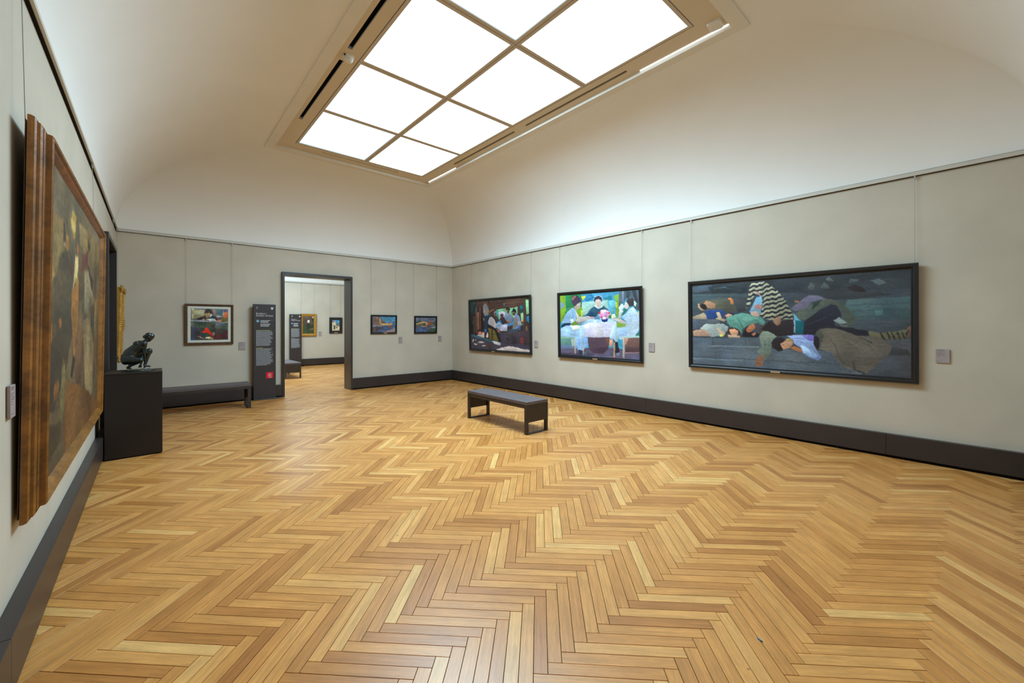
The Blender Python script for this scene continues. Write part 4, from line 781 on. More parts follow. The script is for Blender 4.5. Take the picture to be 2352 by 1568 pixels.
slots = [(-4.762, -4.712, -5.035, -3.28), (-4.762, -4.712, -7.045, -5.285), (-2.128, -2.090, -5.045, -3.33), (-2.128, -2.090, -7.06, -5.298),
         (-4.135, -2.72, -2.285, -2.258), (-4.135, -2.72, -8.045, -8.018)]
mb = rect_with_holes(MB(), RX0 - 0.03, RX1 + 0.03, RY0 - 0.03, RY1 + 0.03, ZP, ZP + 0.02, slots + [(LX0 - 0.005, LX1 + 0.005, LYA - 0.005, LYB + 0.005)])
mb.v = [(x - ox, y - oy, z - ZP) for x, y, z in mb.v]
mb.build('border_panel', M['ceil_panel'], lay)
for s in slots:
    q = MB(); a, b, c, d = s[0] - ox, s[1] - ox, s[2] - oy, s[3] - oy
    q.box((a - 0.01, c - 0.01, 0.045), (b + 0.01, d + 0.01, 0.05)); q.box((a - 0.01, c - 0.01, 0.021), (a - 0.004, d + 0.01, 0.045)); q.box((b + 0.004, c - 0.01, 0.021), (b + 0.01, d + 0.01, 0.045))
    q.build('air_slot', M['slot'], lay)
mb = rect_with_holes(MB(), TX0, TX1, TY0, TY1, -0.043, -0.022, [(RX0, RX1, RY0, RY1)])
mb2 = rect_with_holes(MB(), RX0 - 0.012, RX1 + 0.012, RY0 - 0.012, RY1 + 0.012, -0.022, 0.0, [(RX0, RX1, RY0, RY1)])
for m_ in (mb, mb2): m_.v = [(x - ox, y - oy, z) for x, y, z in m_.v]
mb.add(mb2.v, mb2.f).build('trim_ring', M['ceil_trim'], lay)
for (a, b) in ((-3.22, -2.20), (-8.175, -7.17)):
    box('daylight_gap_strip', (RX1 - 0.015 - ox, a - oy, -0.004), (RX1 - 0.002 - ox, b - oy, -0.001), M['strip'], lay)  # glowing strips added where attic daylight shows through the edge gap
lf = laylight('window_2', -4.55, -2.3, 2.25, 5.2, 2, 2, ZC, M['pane_far'])
rect_with_holes(MB(), -4.97 + 3.425, -1.87 + 3.425, -1.50, 1.50, -0.01, 0.01, [(-1.125, 1.125, -1.475, 1.475)]).build('border_panel', M['ceil_panel'], lf)

# detectors under the border panel
d = empty('smoke_detector', (-4.700, -5.150, ZP), label='round louvred smoke detector between two ceiling slots', cat='smoke detector')
mb = MB().tube((0, 0, 0), (0, 0, -0.018), 0.062, 0.058, 24); mb.build('mounting_base', M['plastic'], d)
mb = MB(); n = 24
for r0, r1, za, zb in ((0.052, 0.048, -0.018, -0.030), (0.049, 0.044, -0.033, -0.040), (0.046, 0.040, -0.043, -0.050), (0.041, 0.026, -0.050, -0.058)):
    mb.tube((0, 0, za), (0, 0, zb), r0, r1, n)
mb.build('louvred_cap', M['plastic'], d)
MB().tube((0, 0, -0.018), (0, 0, -0.050), 0.040, 0.036, 20).build('sensor_chamber', M['frame_black'], d)
MB().blob((-0.052, -0.03, -0.012), (0.012, 0.012, 0.010)).build('indicator', M['frame_black'], d)
d = empty('ceiling_sensor', (-2.098, -8.075, ZP), math.radians(8), label='square rounded white sensor in the ceiling corner', cat='sensor')
def rounded_plate(w, z0, z1, r=0.03, taper=1.0, n=6):
    vs = []
    for z, s in ((z0, 1.0), (z1, taper)):
        for cx, cy, a0 in ((1, 1, 0), (-1, 1, 90), (-1, -1, 180), (1, -1, 270)):
            for k in range(n + 1):
                a = math.radians(a0 + 90 * k / n); vs.append((s * (cx * (w - r) + r * math.cos(a)), s * (cy * (w - r) + r * math.sin(a)), z))
    m_ = 4 * (n + 1); return vs, [(i, (i + 1) % m_, m_ + (i + 1) % m_, m_ + i) for i in range(m_)] + [tuple(range(m_)), tuple(range(m_, 2 * m_))]
MB().add(*rounded_plate(0.072, 0, -0.025, 0.03, 0.9)).build('housing', M['plastic'], d)
MB().add(*rounded_plate(0.042, -0.025, -0.029, 0.02, 0.92)).build('grille', M['ceil_trim'], d)

# ------------------------------------------------------------------ paintings
def vnoise(u, v, fu, fv, seed):
    g = np.random.RandomState(seed).rand(int(fv) + 3, int(fu) + 3)
    x, y = u * fu, v * fv; i, j = np.floor(x).astype(int), np.floor(y).astype(int); a, b = x - i, y - j
    a, b = a * a * (3 - 2 * a), b * b * (3 - 2 * b)
    return (g[j, i] * (1 - a) + g[j, i + 1] * a) * (1 - b) + (g[j + 1, i] * (1 - a) + g[j + 1, i + 1] * a) * b
def inside(px, py, poly):
    r = np.zeros(px.shape, bool); n = len(poly) // 2
    for i in range(n):
        x0, y0 = poly[2 * i], poly[2 * i + 1]; k = (i + 1) % n; x1, y1 = poly[2 * k], poly[2 * k + 1]
        if y0 == y1: continue
        c = ((y0 > py) != (y1 > py)) & (px < (x1 - x0) * (py - y0) / (y1 - y0) + x0); r ^= c
    return r
def painted_canvas(name, key, w, h, nx, nz, mat, parent, off, tilt, rough_paint=5.0, noise=0.10, seed=1):
    """a stretched canvas: grid whose vertex colours are brushed on patch by patch"""
    gx, gz = np.meshgrid(np.linspace(0, 1, nx + 1), np.linspace(0, 1, nz + 1))
    u, v = gx.ravel(), gz.ravel()                              # u to the right, v downwards
    asp = w / h
    fine = [vnoise(u, v, 14 * asp, 60, seed + 11 + k) - .5 for k in range(6)]
    soft = [vnoise(u, v, 7 * asp, 8, seed + 31 + k) - .5 for k in range(6)]
    total = np.zeros((u.size, 3)); passes = 3
    for ps in range(passes):                                   # overlapping passes soften the edges of the patches
        sd = seed * 50 + ps * 7
        ju = u * 1000 + ((vnoise(u, v, 90 * asp, 90, sd) - .5) * 2.2 + (vnoise(u, v, 22 * asp, 22, seed + 1) - .5) * 2.2 + (vnoise(u, v, 200 * asp, 200, sd + 3) - .5) * 2.0) * rough_paint / asp
        jv = v * 1000 + ((vnoise(u, v, 90 * asp, 90, sd + 1) - .5) * 2.2 + (vnoise(u, v, 22 * asp, 22, seed + 3) - .5) * 2.2 + (vnoise(u, v, 200 * asp, 200, sd + 4) - .5) * 2.0) * rough_paint
        col = np.zeros((u.size, 3))
        for n, e in enumerate(PAINT[key]):
            xs, ys = e[1][0::2], e[1][1::2]
            x0, x1, y0, y1 = min(xs), max(xs), min(ys), max(ys)
            sel = np.nonzero((ju >= x0) & (ju <= x1) & (jv >= y0) & (jv <= y1))[0]
            if not sel.size: continue
            sel = sel[inside(ju[sel], jv[sel], e[1])]
            if not sel.size: continue
            s = 1 + noise * fine[n % 6][sel] * 0.8 + noise * soft[n % 6][sel] * 2.0
            if (x1 - x0) * (y1 - y0) < 120000:                 # rounded modelling of the small shapes
                s = s * (1 + 0.20 * (0.45 - (jv[sel] - y0) / max(1, y1 - y0)) + 0.08 * (0.5 - (ju[sel] - x0) / max(1, x1 - x0)))
            cc = np.array(e[0], float)[None, :] * s[:, None]
            hue = noise * 0.5 * soft[(n + 2) % 6][sel]
            cc = cc * np.stack([1 + hue, np.ones_like(hue), 1 - hue], 1)
            if len(e) > 2:                                     # striped shawl
                uu, vv = ju[sel], jv[sel]
                ph = np.where(uu < 322, vv - 0.95 * (uu - 322), vv + 0.55 * (uu - 322)) + 9 * np.sin(uu / 13.0) + 5 * np.sin(uu / 5.0)
                dk = ((ph / 50.0) % 1.0) > 0.52
                cc = np.where(dk[:, None], np.array(e[2][:3], float)[None, :] * s[:, None], cc)
            col[sel] = cc
        total += col
    col = total / passes
    col *= (1 + noise * 1.0 * (vnoise(u, v, 110 * asp, 110, seed + 7) - .5) + noise * 0.5 * (vnoise(u, v, 40 * asp, 90, seed + 8) - .5))[:, None]
    col = np.clip(col / 255, 0, 1); col = np.where(col <= 0.04045, col / 12.92, ((col + 0.055) / 1.055) ** 2.4)
    x = (u - .5) * w; z = off[1] + (1 - v) * h; y = np.full_like(x, -off[0])
    ct, st = math.cos(tilt), math.sin(tilt)
    vs = np.stack([x, y * ct - z * st, y * st + z * ct], 1)
    i = np.arange(nx)[None, :] + (np.arange(nz) * (nx + 1))[:, None]; i = i.ravel()
    fs = np.stack([i, i + nx + 1, i + nx + 2, i + 1], 1)
    me = bpy.data.meshes.new(name); me.from_pydata(vs.tolist(), [], fs.tolist())
    a = me.color_attributes.new('paint', 'FLOAT_COLOR', 'POINT')
    a.data.foreach_set('color', np.concatenate([col, np.ones((len(col), 1))], 1).astype(np.float32).ravel())
    me.update()
    return link(name, me, mat, parent)

def frame_ring(name, w, h, profile, mat, parent, tilt, smooth=False):
    """mitred frame; profile = (inset from the outer edge, height above the wall)"""
    vs, fs = [], []
    for ins, d in profile:
        a = w / 2 - ins; vs += [(-a, -d, ins), (a, -d, ins), (a, -d, h - ins), (-a, -d, h - ins)]
    for k in range(len(profile) - 1):
        for s in range(4):
            b = 4 * k; fs.append((b + s, b + (s + 1) % 4, b + 4 + (s + 1) % 4, b + 4 + s))
    return MB().add(vs, fs).build(name, mat, parent, tilt=tilt)

def picture(name, label, loc, rz, w, h, key, profile, fmat, cd, border, res, tilt=0.02, plaque=None, wires=(), cmat=None, mount=None, noise=0.10, rp=5.0, group=None, seed=1):
    """root at the foot of the picture on the wall face; wires: offsets along the picture"""
    r = empty(name, loc, rz, label, 'painting', group)
    frame_ring('frame', w, h, profile, fmat, r, tilt)
    b = border
    MB().box((-w / 2 + 0.02, -0.012, 0.02), (w / 2 - 0.02, -0.016, h - 0.02)).build('backing', M['frame_brown'], r, tilt=tilt)
    if mount:
        mw = mount
        rect = [(b, cd), (b + mw, cd), (b + mw, cd - 0.004)]
        frame_ring('mount', w, h, rect, M['mat_white'], r, tilt); b += mw
    painted_canvas('canvas', key, w - 2 * b, h - 2 * b, res[0], res[1], cmat, r, (cd - (0.004 if mount else 0), b), tilt, rp, noise, seed)
    if plaque:
        x, pw, ph = plaque
        d = profile[2][1]
        MB().box((x - pw / 2, -d - 0.002, 0.012), (x + pw / 2, -d - 0.008, 0.012 + ph)).build('plaque', M['brass'], r, tilt=tilt, bevel=0.001)
    zt = h * math.cos(tilt); yt = -h * math.sin(tilt) - 0.012
    for x in wires:
        wr = MB().tube((x, -0.026, ZR0 - loc[2] - 0.02), (x, yt, zt - 0.06), 0.0016, n=6).build('hanging_wire', M['wire'], r)
        hk = MB().box((x - 0.006, -0.020, ZR0 - loc[2] - 0.034), (x + 0.006, -0.033, ZR0 - loc[2] + 0.004)); hk.tube((x, -0.026, ZR0 - loc[2] - 0.034), (x, -0.026, ZR0 - loc[2] - 0.05), 0.004, n=6)
        hk.build('hook', M['hook'], wr)
    return r

M['canvas_r'] = canvas_material('oil_on_canvas', 0.42, 1.0)
M['canvas_b'] = canvas_material('pastel_on_paper', 0.6, 1.2)
M['canvas_l'] = canvas_material('dark_varnished_oil', 0.62, 0.72)
M['canvas_f'] = canvas_material('next_room_oil', 0.5, 1.0)
BLACK = [(0, 0.012), (0, 0.046), (0.010, 0.060), (0.030, 0.060), (0.044, 0.050), (0.050, 0.036), (0.062, 0.034), (0.062, 0.02)]
RZ = -math.pi / 2
picture('painting', 'wide dark oil painting of people asleep on stone steps, black frame', (0, -8.105, 0.855), RZ, 2.565, 1.335, 'sleepers', BLACK, M['frame_black'], 0.030, 0.062, (420, 210),
        0.020, (-0.62 + 0.53, 0.11, 0.022), (-1.25, 1.25), M['canvas_r'], noise=0.13, rp=4.0, seed=1)
picture('painting', 'bright painting of three women at a white tea table, black frame', (0, -5.045, 0.853), RZ, 1.945, 1.335, 'tea', BLACK, M['frame_black'], 0.030, 0.062, (240, 170),
        0.022, (-0.02, 0.11, 0.022), (-0.95, 0.95), M['canvas_r'], noise=0.12, rp=4.0, seed=2)
picture('painting', 'dim painting of farm workers round a table under a thatched shelter', (0, -2.085, 0.855), RZ, 2.36, 1.345, 'hut', BLACK, M['frame_black'], 0.030, 0.062, (240, 160),
        0.024, (-0.15, 0.11, 0.022), (-1.12, 1.15), M['canvas_r'], noise=0.14, rp=4.0, seed=3)
WALNUT = [(0, 0.012), (0, 0.040), (0.006, 0.048), (0.030, 0.046), (0.042, 0.034), (0.042, 0.02)]
picture('painting', 'small coloured picture of a schoolboy at his desk, white mount and walnut frame', (-5.54, 0, 1.155), 0, 0.757, 0.776, 'schoolboy', WALNUT, M['frame_brown'], 0.030, 0.042, (110, 90),
        0.022, None, (-0.355, 0.36), M['canvas_b'], mount=0.045, noise=0.28, rp=9.0, seed=4)
THIN = [(0, 0.010), (0, 0.036), (0.006, 0.044), (0.034, 0.040), (0.042, 0.028), (0.042, 0.016)]
picture('painting', 'small black-framed picture of a lit headland above calm water', (-2.025, 0, 1.312), 0, 0.68, 0.472, 'coast', THIN, M['frame_black'], 0.024, 0.042, (70, 48),
        0.03, (0.03, 0.09, 0.02), (-0.33, 0.315), M['canvas_b'], noise=0.2, rp=8.0, seed=5)
picture('painting', 'small black-framed picture of an arched bridge mirrored in a river', (-0.855, 0, 1.306), 0, 0.682, 0.470, 'bridge', THIN, M['frame_black'], 0.024, 0.042, (70, 48),
        0.03, None, (-0.36, 0.335), M['canvas_b'], noise=0.2, rp=8.0, seed=6)
# the big gilded picture on the left wall: a reverse profile that steps forward to a raised lip
GILT = [(0, 0.022), (0, 0.034), (0.004, 0.045), (0.013, 0.051), (0.015, 0.043), (0.019, 0.047), (0.024, 0.061), (0.034, 0.068), (0.036, 0.059), (0.041, 0.062), (0.044, 0.070), (0.050, 0.074), (0.052, 0.068), (0.057, 0.076), (0.058, 0.084),
        (0.060, 0.095), (0.066, 0.101), (0.074, 0.097), (0.078, 0.084), (0.086, 0.080), (0.092, 0.084), (0.098, 0.076), (0.108, 0.060), (0.110, 0.05)]
picture('painting', 'huge gilt-framed brown painting of a candlelit procession beside the black doorway', (W, -5.39, 0.58), math.pi / 2, 3.02, 1.915, 'procession', GILT, M['frame_gilt'], 0.060, 0.110, (300, 190),
        0.014, None, (-1.48, 1.47), M['canvas_l'], noise=0.22, rp=7.0, seed=8)
# small gilded picture with carved corners between the side doorway and the back wall
GOLD = [(0, 0.020), (0, 0.075), (0.012, 0.092), (0.030, 0.094), (0.040, 0.074), (0.065, 0.070), (0.075, 0.082), (0.090, 0.080), (0.115, 0.045), (0.120, 0.03)]
gp = picture('painting', 'tall picture in a carved gold frame between side doorway and back wall', (W, -0.69, 0.975), math.pi / 2, 0.82, 1.14, 'garden', GOLD, M['frame_gold'], 0.035, 0.120, (40, 56),
        0.03, None, (-0.40, 0.40), M['canvas_l'], noise=0.2, rp=7.0, seed=9)
for sx in (-1, 1):
    for sz in (0, 1):
        orn = MB(); cx, cz = sx * (0.41 - 0.03), 0.03 + sz * (1.14 - 0.06)
        for k in range(7):
            a = math.radians(-45 + 32 * k); orn.blob((cx + 0.046 * math.cos(a) * sx, -0.084 - 0.006 * (k % 2), cz + (0.046 * math.sin(a)) * (1 if sz else -1)), (0.017, 0.018, 0.017), nu=8, nv=6)
        orn.blob((cx, -0.088, cz), (0.034, 0.024, 0.034), nu=10, nv=6)
        orn.build('corner_ornament', M['frame_gold'], gp, tilt=0.03, smooth=True)
    a, c = MB(), MB()
    for k in range(-3, 4):
        a.blob((sx * (0.41 - 0.022), -0.086, 0.57 + 0.034 * k), (0.016, 0.016 + 0.004 * (3 - abs(k)), 0.021), nu=8, nv=6)
        c.blob((0.034 * k, -0.086, 0.025 if sx < 0 else 1.115), (0.021, 0.016 + 0.004 * (3 - abs(k)), 0.016), nu=8, nv=6)
    a.build('side_ornament', M['frame_gold'], gp, tilt=0.03, smooth=True); c.build('side_ornament', M['frame_gold'], gp, tilt=0.03, smooth=True)
# pictures in the next room
picture('painting', 'gold-framed garden scene beside the information panel in the next room', (-1.907, FY1, 1.137), 0, 0.57, 0.845, 'garden', [(0, 0.01), (0, 0.05), (0.02, 0.062), (0.06, 0.055), (0.085, 0.04), (0.095, 0.045), (0.10, 0.03)], M['frame_gold'], 0.034, 0.10, (36, 56),
        0.015, None, (-0.25, 0.21), M['canvas_f'], noise=0.2, rp=8.0, seed=10)
picture('painting', 'small sunny house picture in wide black frame, seen through the doorway', (-0.893, FY1, 1.225), 0, 0.495, 0.632, 'house', [(0, 0.01), (0, 0.035), (0.008, 0.042), (0.098, 0.036), (0.108, 0.026), (0.108, 0.02)], M['frame_black'], 0.024, 0.105, (40, 48),
        0.015, (0.0, 0.12, 0.025), (-0.21, 0.18), M['canvas_f'], noise=0.15, rp=8.0, seed=11)

# ------------------------------------------------------------------ wall labels
def wall_label(loc, rz, w, h, label, big=False, seed=0):
    r = empty('wall_label', loc, rz, label, 'label', 'mauve caption cards beside the pictures')
    box('card', (-w / 2, -0.014, 0), (w / 2, -0.004, h), M['label'], r, bevel=0.0012)
    box('spacer', (-w / 2 + 0.01, -0.004, 0.01), (w / 2 - 0.01, 0, h - 0.01), M['label_edge'], r)
    rg = random.Random(seed); t = MB()
    lines = [(0.93, 0.55, 0.0036), (0.87, 0.62, 0.0022), (0.75, 0.66, 0.0022), (0.69, 0.45, 0.0022), (0.63, 0.68, 0.0022), (0.57, 0.68, 0.0022), (0.51, 0.22, 0.0022), (0.42, 0.28, 0.0022), (0.12, 0.48, 0.0022)]
    for zf, wf, th in lines:
        x = -w / 2 + 0.009; xe = x + wf * (w - 0.012)
        while x < xe:
            l = min(rg.uniform(0.006, 0.016), xe - x); t.box((x, -0.0146, zf * h - th / 2), (x + l, -0.0141, zf * h + th / 2)); x += l + 0.0028
    tag(t.build('caption_text', M['ink'], r), kind='stuff')
wall_label((0, -9.565, 1.101), RZ, 0.104, 0.145, 'mauve caption card beside the painting of the sleepers', seed=1)
wall_label((0, -6.166, 1.063), RZ, 0.104, 0.150, 'mauve caption card beside the tea-table painting', seed=2)
wall_label((0, -3.383, 1.030), RZ, 0.104, 0.152, 'mauve caption card beside the thatched-shelter painting', seed=3)
wall_label((-5.010, 0, 1.032), 0, 0.108, 0.156, 'mauve caption card between schoolboy picture and information panel', seed=4)
wall_label((-1.575, 0, 1.072), 0, 0.102, 0.156, 'mauve caption card below the headland picture', seed=5)
wall_label((-0.408, 0, 1.080), 0, 0.104, 0.156, 'mauve caption card below the bridge picture, near the room corner', seed=6)
wall_label((W, -6.952, 1.092), math.pi / 2, 0.090, 0.146, 'mauve caption card beside the huge gilt-framed painting', seed=7)
wall_label((-1.480, FY1, 1.134), 0, 0.110, 0.165, 'mauve caption card between two pictures in the next room', seed=8)

# ------------------------------------------------------------------ benches
def bench(loc, rz, label):
    """1.41 m long along local x, 0.42 m deep"""
    r = empty('bench', loc, rz, label, 'bench', 'dark museum benches')
    L2, D2, H = 0.705, 0.21, 0.45
    box('seat', (-L2, -D2, H - 0.042), (L2, D2, H), M['bench_top'], r, bevel=0.002)
    for s in (-1, 1):
        box('apron', (-L2 + 0.05, s * (D2 - 0.004), H - 0.092), (L2 - 0.05, s * (D2 - 0.022), H - 0.046), M['bench'], r, bevel=0.001)
        x0, x1 = s * L2, s * (L2 - 0.012)
        box('end_panel', (s * (L2 - 0.003), -D2 + 0.034, 0.165), (s * (L2 - 0.020), D2 - 0.034, H - 0.044), M['bench'], r, bevel=0.001)
        box('foot_bar', (s * L2, -D2 + 0.034, 0.0), (s * (L2 - 0.05), D2 - 0.034, 0.014), M['bench'], r, bevel=0.001)
        for t in (-1, 1):
            box('leg', (s * L2, t * D2, 0.0), (s * (L2 - 0.05), t * (D2 - 0.034), H - 0.044), M['bench'], r, bevel=0.0015)
    return r
bench((-2.288, -5.02, 0), math.pi / 2, 'dark bench standing alone in the middle of the parquet floor')
bench((-5.71, -0.765, 0), 0, 'dark bench against the back wall under the schoolboy picture')
bench((-3.33, 3.91, 0), math.pi / 2, 'dark bench seen through the doorway in the next room')

# ------------------------------------------------------------------ information panels
def text_mesh(body, size, name):
    cu = bpy.data.curves.new('lettering', 'FONT'); cu.body = body; cu.size = size; cu.extrude = 0.0004; cu.resolution_u = 3; cu.space_line = 0.82
    ob = bpy.data.objects.new('lettering', cu); COL.objects.link(ob)
    bpy.context.view_layer.update()
    me = bpy.data.meshes.new_from_object(ob.evaluated_get(bpy.context.evaluated_depsgraph_get()))
    me.name = name; bpy.data.objects.remove(ob); bpy.data.curves.remove(cu)
    me.transform(Matrix.Rotation(math.pi / 2, 4, 'X')); me.materials.clear()
    return me
def info_panel(loc, rz, label, numeral, title, seed, extinguisher):
    """0.40 m wide, 1.955 m tall slab on a thin foot plate; local front is -y"""
    r = empty('information_panel', loc, rz, label, 'information panel')
    Hh, Wd = 1.955, 0.402
    box('core', (-Wd / 2, -0.018, 0.02), (Wd / 2, 0.040, Hh - 0.004), M['frame_black'], r, bevel=0.0015)
    face = box('face_board', (-Wd / 2 + 0.004, -0.036, 0.022), (Wd / 2, -0.021, Hh), M['totem'], r, bevel=0.001)
    box('foot_plate', (-Wd / 2 - 0.012, -0.045, 0), (Wd / 2 + 0.09, 0.045, 0.018), M['frame_black'], r, bevel=0.002)
    f = -0.0365; rg = random.Random(seed)
    X = lambda u: -Wd / 2 + u * Wd
    Z = lambda v: Hh - v * (Hh - 0.02)
    link('numeral', text_mesh(numeral, 0.075, 'numeral'), M['print'], face, (X(0.145), f, Z(0.052)))
    link('title_text', text_mesh(title, 0.052, 'title_text'), M['print'], face, (X(0.125), f, Z(0.107)))
    sh = [(-0.5, 0.5), (-0.2, 0.42), (0, 0.55), (0.2, 0.42), (0.5, 0.5), (0.46, -0.1), (0.25, -0.42), (0, -0.55), (-0.25, -0.42), (-0.46, -0.1)]
    vs = [(X(0.835) + 0.046 * a, f + dy, Z(0.043) + 0.052 * b) for dy in (0, -0.0006) for a, b in sh]
    n = len(sh); MB().add(vs, [tuple(range(n)), tuple(range(2 * n - 1, n - 1, -1))] + [(i, (i + 1) % n, n + (i + 1) % n, n + i) for i in range(n)]).build('shield_emblem', M['print'], face)
    box('blue_square', (X(0.14), f, Z(0.166)), (X(0.25), f - 0.0006, Z(0.190)), M['print_blue'], face)
    box('rule', (X(0.62), f, Z(0.1685)), (X(0.875), f - 0.0005, Z(0.1695)), M['print_grey'], face)
    def para(name, u0, v0, v1, nl, widths, mat):
        t = MB()
        for k in range(nl):
            v = v0 + (v1 - v0) * (k + .5) / nl; hgt = (v1 - v0) / nl * 0.52 * Hh
            x, xe = X(u0), X(u0 + widths(k, nl))
            while x < xe - 0.002:
                l = min(rg.uniform(0.010, 0.036), xe - x); t.box((x, f, Z(v) - hgt / 2), (x + l, f - 0.0005, Z(v) + hgt / 2)); x += l + 0.0045
        return tag(t.build(name, mat, face), kind='stuff')
    wv = [rg.uniform(0.60, 0.76) for _ in range(60)]
    para('summary_text', 0.315, 0.168, 0.197, 3, lambda k, n: (0.42, 0.34, 0.35)[k], M['print'])
    para('summary_text', 0.315, 0.204, 0.237, 4, lambda k, n: (0.44, 0.42, 0.40, 0.37)[k], M['print'])
    para('heading_line', 0.122, 0.272, 0.281, 1, lambda k, n: 0.62, M['print_lime'])
    para('body_text', 0.122, 0.282, 0.441, 20, lambda k, n: wv[k] if k < n - 1 else 0.58, M['print_grey'])
    para('heading_line', 0.122, 0.456, 0.465, 1, lambda k, n: 0.30, M['print_lime'])
    para('body_text', 0.122, 0.466, 0.647, 23, lambda k, n: wv[k + 22] if k < n - 1 else 0.48, M['print_grey'])
    if extinguisher:
        p = box('red_sign', (X(0.565), f, Z(0.722)), (X(0.875), f - 0.0012, Z(0.786)), M['print_red'], face)
        o = MB(); cx, cz, y0, y1 = X(0.735), Z(0.756), f - 0.0012, f - 0.002
        def bar(a, b, c, d): o.box((cx + a, y0, cz + c), (cx + b, y1, cz + d))
        bar(-0.016, 0.022, -0.050, -0.045); bar(-0.016, -0.011, -0.045, 0.020); bar(0.017, 0.022, -0.045, 0.030); bar(-0.006, 0.022, 0.030, 0.035)
        bar(-0.028, -0.022, -0.030, 0.024); bar(-0.022, -0.010, 0.024, 0.034); bar(-0.010, 0.004, 0.036, 0.046); bar(-0.002, 0.010, -0.014, -0.010); bar(-0.002, 0.002, -0.010, 0.012); bar(-0.002, 0.010, 0.010, 0.014)
        o.build('pictogram', M['print'], p)
    return r
info_panel((-4.641, -0.125, 0), 0, 'tall dark information panel beside the doorway with a red sticker', 'I', 'Emiliani /\nEmilian Artists', 5, True)
info_panel((-2.385, 6.955, 0), 0, 'tall dark information panel in the next room, half behind its bench', 'II', 'Toscani /\nTuscan Artists', 6, False)

# ------------------------------------------------------------------ plinth and bronze
pl = empty('plinth', (-6.523, -3.17, 0), label='dark square plinth carrying the bronze, beside the side doorway', cat='plinth')
box('body', (-0.246, -0.25, 0.012), (0.246, 0.25, 0.950), M['plinth'], pl, bevel=0.002)
box('top_panel', (-0.247, -0.251, 0.951), (0.247, 0.251, 0.972), M['plinth'], pl, bevel=0.002)
box('shadow_base', (-0.236, -0.24, 0.0), (0.236, 0.24, 0.012), M['black'], pl)

st = empty('bronze_sculpture', (-6.523, -3.17, 0.972), label='dark green bronze of a crouching woman on the plinth', cat='sculpture')
def S(zx, zy, y=0.0):
    """outline position measured on the figure -> local metres (x to the right, z up from the plinth top)"""
    return Vector((-6.67 + (zx / 12.06 - 11) * 0.003847 + 6.523, y, 0.002 + (113 - zy / 12.06) * 0.00506))
fig = MB()
def limb(p, q, r0, r1, n=7):
    for k in range(n + 1):
        t = k / n; r = r0 + (r1 - r0) * t; c = p.lerp(q, t); fig.blob(c, (r, r, r), nu=12, nv=8)
# trunk: pelvis, waist, ribcage, shoulders
fig.blob(S(395, 985, 0.0), (0.062, 0.076, 0.080)); fig.blob(S(345, 1020, -0.034), (0.050, 0.048, 0.068)); fig.blob(S(345, 1020, 0.036), (0.050, 0.048, 0.066))
for t in range(9):
    k = t / 8; p = S(440, 905).lerp(S(745, 655), k); fig.blob(p, (0.060 - 0.008 * k, 0.064 + 0.016 * abs(k - .45) * 2, 0.078 - 0.014 * k))
fig.blob(S(735, 650), (0.052, 0.076, 0.062)); limb(S(835, 590, -0.068), S(835, 590, 0.068), 0.029, 0.029); limb(S(640, 600, -0.035), S(640, 600, 0.035), 0.034, 0.034)
fig.blob(S(800, 760, -0.03), (0.028, 0.026, 0.030)); fig.blob(S(800, 760, 0.03), (0.028, 0.026, 0.030))
# neck and head, looking down and to the right
limb(S(850, 560), S(955, 480), 0.027, 0.022)
fig.blob(S(1030, 400), (0.038, 0.036, 0.046), Matrix.Rotation(0.5, 3, 'Y').to_quaternion()); fig.blob(S(1005, 455), (0.029, 0.029, 0.037), Matrix.Rotation(0.25, 3, 'Y').to_quaternion())
fig.blob(S(1062, 462), (0.0095, 0.008, 0.011)); fig.blob(S(985, 520), (0.015, 0.015, 0.012)); fig.blob(S(1034, 502), (0.011, 0.013, 0.007)); fig.blob(S(1050, 430), (0.014, 0.022, 0.006))
fig.blob(S(868, 400), (0.020, 0.023, 0.022)); fig.blob(S(975, 360), (0.034, 0.037, 0.034)); fig.blob(S(985, 420, -0.035), (0.006, 0.005, 0.010))
# near leg: thigh forward, shin folded back under the hip, foot on its toes
limb(S(400, 1040, -0.044), S(730, 1060, -0.058), 0.056, 0.036); limb(S(745, 1075, -0.055), S(470, 1200, -0.045), 0.028, 0.018)
limb(S(470, 1205, -0.045), S(395, 1265, -0.045), 0.018, 0.014); limb(S(395, 1270, -0.045), S(490, 1292, -0.045), 0.012, 0.009)
# far leg: knee raised, shin down to a flat foot
limb(S(430, 1000, 0.045), S(975, 830, 0.050), 0.054, 0.034); limb(S(985, 815, 0.050), S(880, 1180, 0.040), 0.031, 0.017); limb(S(865, 1230, 0.040), S(1010, 1268, 0.040), 0.014, 0.010)
limb(S(1000, 805, 0.05), S(1010, 850, 0.05), 0.029, 0.026)
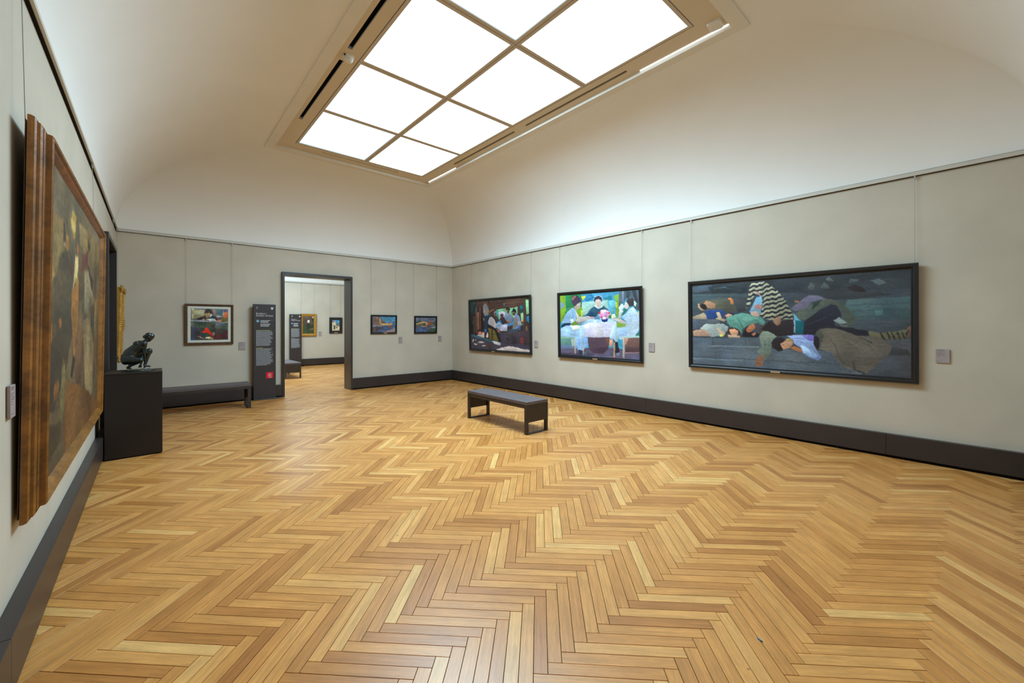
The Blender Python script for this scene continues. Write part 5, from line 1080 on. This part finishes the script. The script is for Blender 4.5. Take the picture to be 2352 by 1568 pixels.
# arms reaching down beside the knee, hands meeting on the ground
limb(S(880, 590, -0.066), S(845, 850, -0.060), 0.023, 0.017); limb(S(845, 850, -0.060), S(875, 1120, -0.030), 0.017, 0.011); limb(S(875, 1120, -0.03), S(850, 1215, -0.025), 0.011, 0.010)
limb(S(860, 590, 0.066), S(800, 880, 0.040), 0.023, 0.016); limb(S(800, 880, 0.040), S(770, 1160, -0.005), 0.016, 0.011)
for k in range(5):
    a = S(850, 1205, -0.025 + 0.006 * (k - 2)); fig_b = S(835 + 14 * k, 1285, -0.022 + 0.009 * (k - 2))
    limb(a, a.lerp(fig_b, 0.55) + Vector((0.004, 0, 0.002)), 0.0060, 0.0055, 3); limb(a.lerp(fig_b, 0.55) + Vector((0.004, 0, 0.002)), fig_b, 0.0055, 0.0042, 3)
    a = S(765, 1160, -0.005 + 0.006 * (k - 2)); fig_b = S(690 + 22 * k, 1275, -0.01 + 0.009 * (k - 2))
    limb(a, a.lerp(fig_b, 0.55) + Vector((-0.003, 0, 0.002)), 0.0060, 0.0055, 3); limb(a.lerp(fig_b, 0.55) + Vector((-0.003, 0, 0.002)), fig_b, 0.0055, 0.0042, 3)
fo = fig.build('figure', M['bronze'], st, smooth=True)
rm = fo.modifiers.new('remesh', 'REMESH'); rm.mode = 'VOXEL'; rm.voxel_size = 0.0032; rm.use_smooth_shade = True
sm = fo.modifiers.new('smooth', 'SMOOTH'); sm.iterations = 4; sm.factor = 0.5
base = MB(); n = 40; vs = []
for z, s in ((0.0, 1.0), (0.010, 0.985), (0.015, 0.90)):
    for k in range(n):
        a = 2 * math.pi * k / n; w = 1 + 0.05 * math.sin(3 * a + 1) + 0.03 * math.sin(7 * a)
        vs.append((S(650, 1300).x + 0.163 * w * s * math.cos(a), 0.105 * w * s * math.sin(a), z))
base.add(vs, [(r * n + i, r * n + (i + 1) % n, (r + 1) * n + (i + 1) % n, (r + 1) * n + i) for r in range(2) for i in range(n)] + [tuple(range(2 * n, 3 * n)), tuple(range(n))[::-1]])
for k in range(26):
    a = rng.uniform(0, 6.28); q = rng.uniform(0.2, 0.85)
    base.blob((S(650, 1300).x + 0.16 * q * math.cos(a), 0.10 * q * math.sin(a), 0.013), (0.018, 0.014, 0.005), nu=8, nv=5)
base.build('rough_base', M['bronze'], st, smooth=True)

# a blue scrap on the floor
MB().tube((-0.012, 0, 0.004), (0.012, 0.003, 0.004), 0.0035, 0.0030, 8).build('blue_scrap', M['blue_bit'], None, (-4.177, -9.134, 0.0), (0, 0, 1.1))
tag(bpy.data.objects['blue_scrap'], 'tiny blue plastic scrap lying on the parquet', 'scrap')
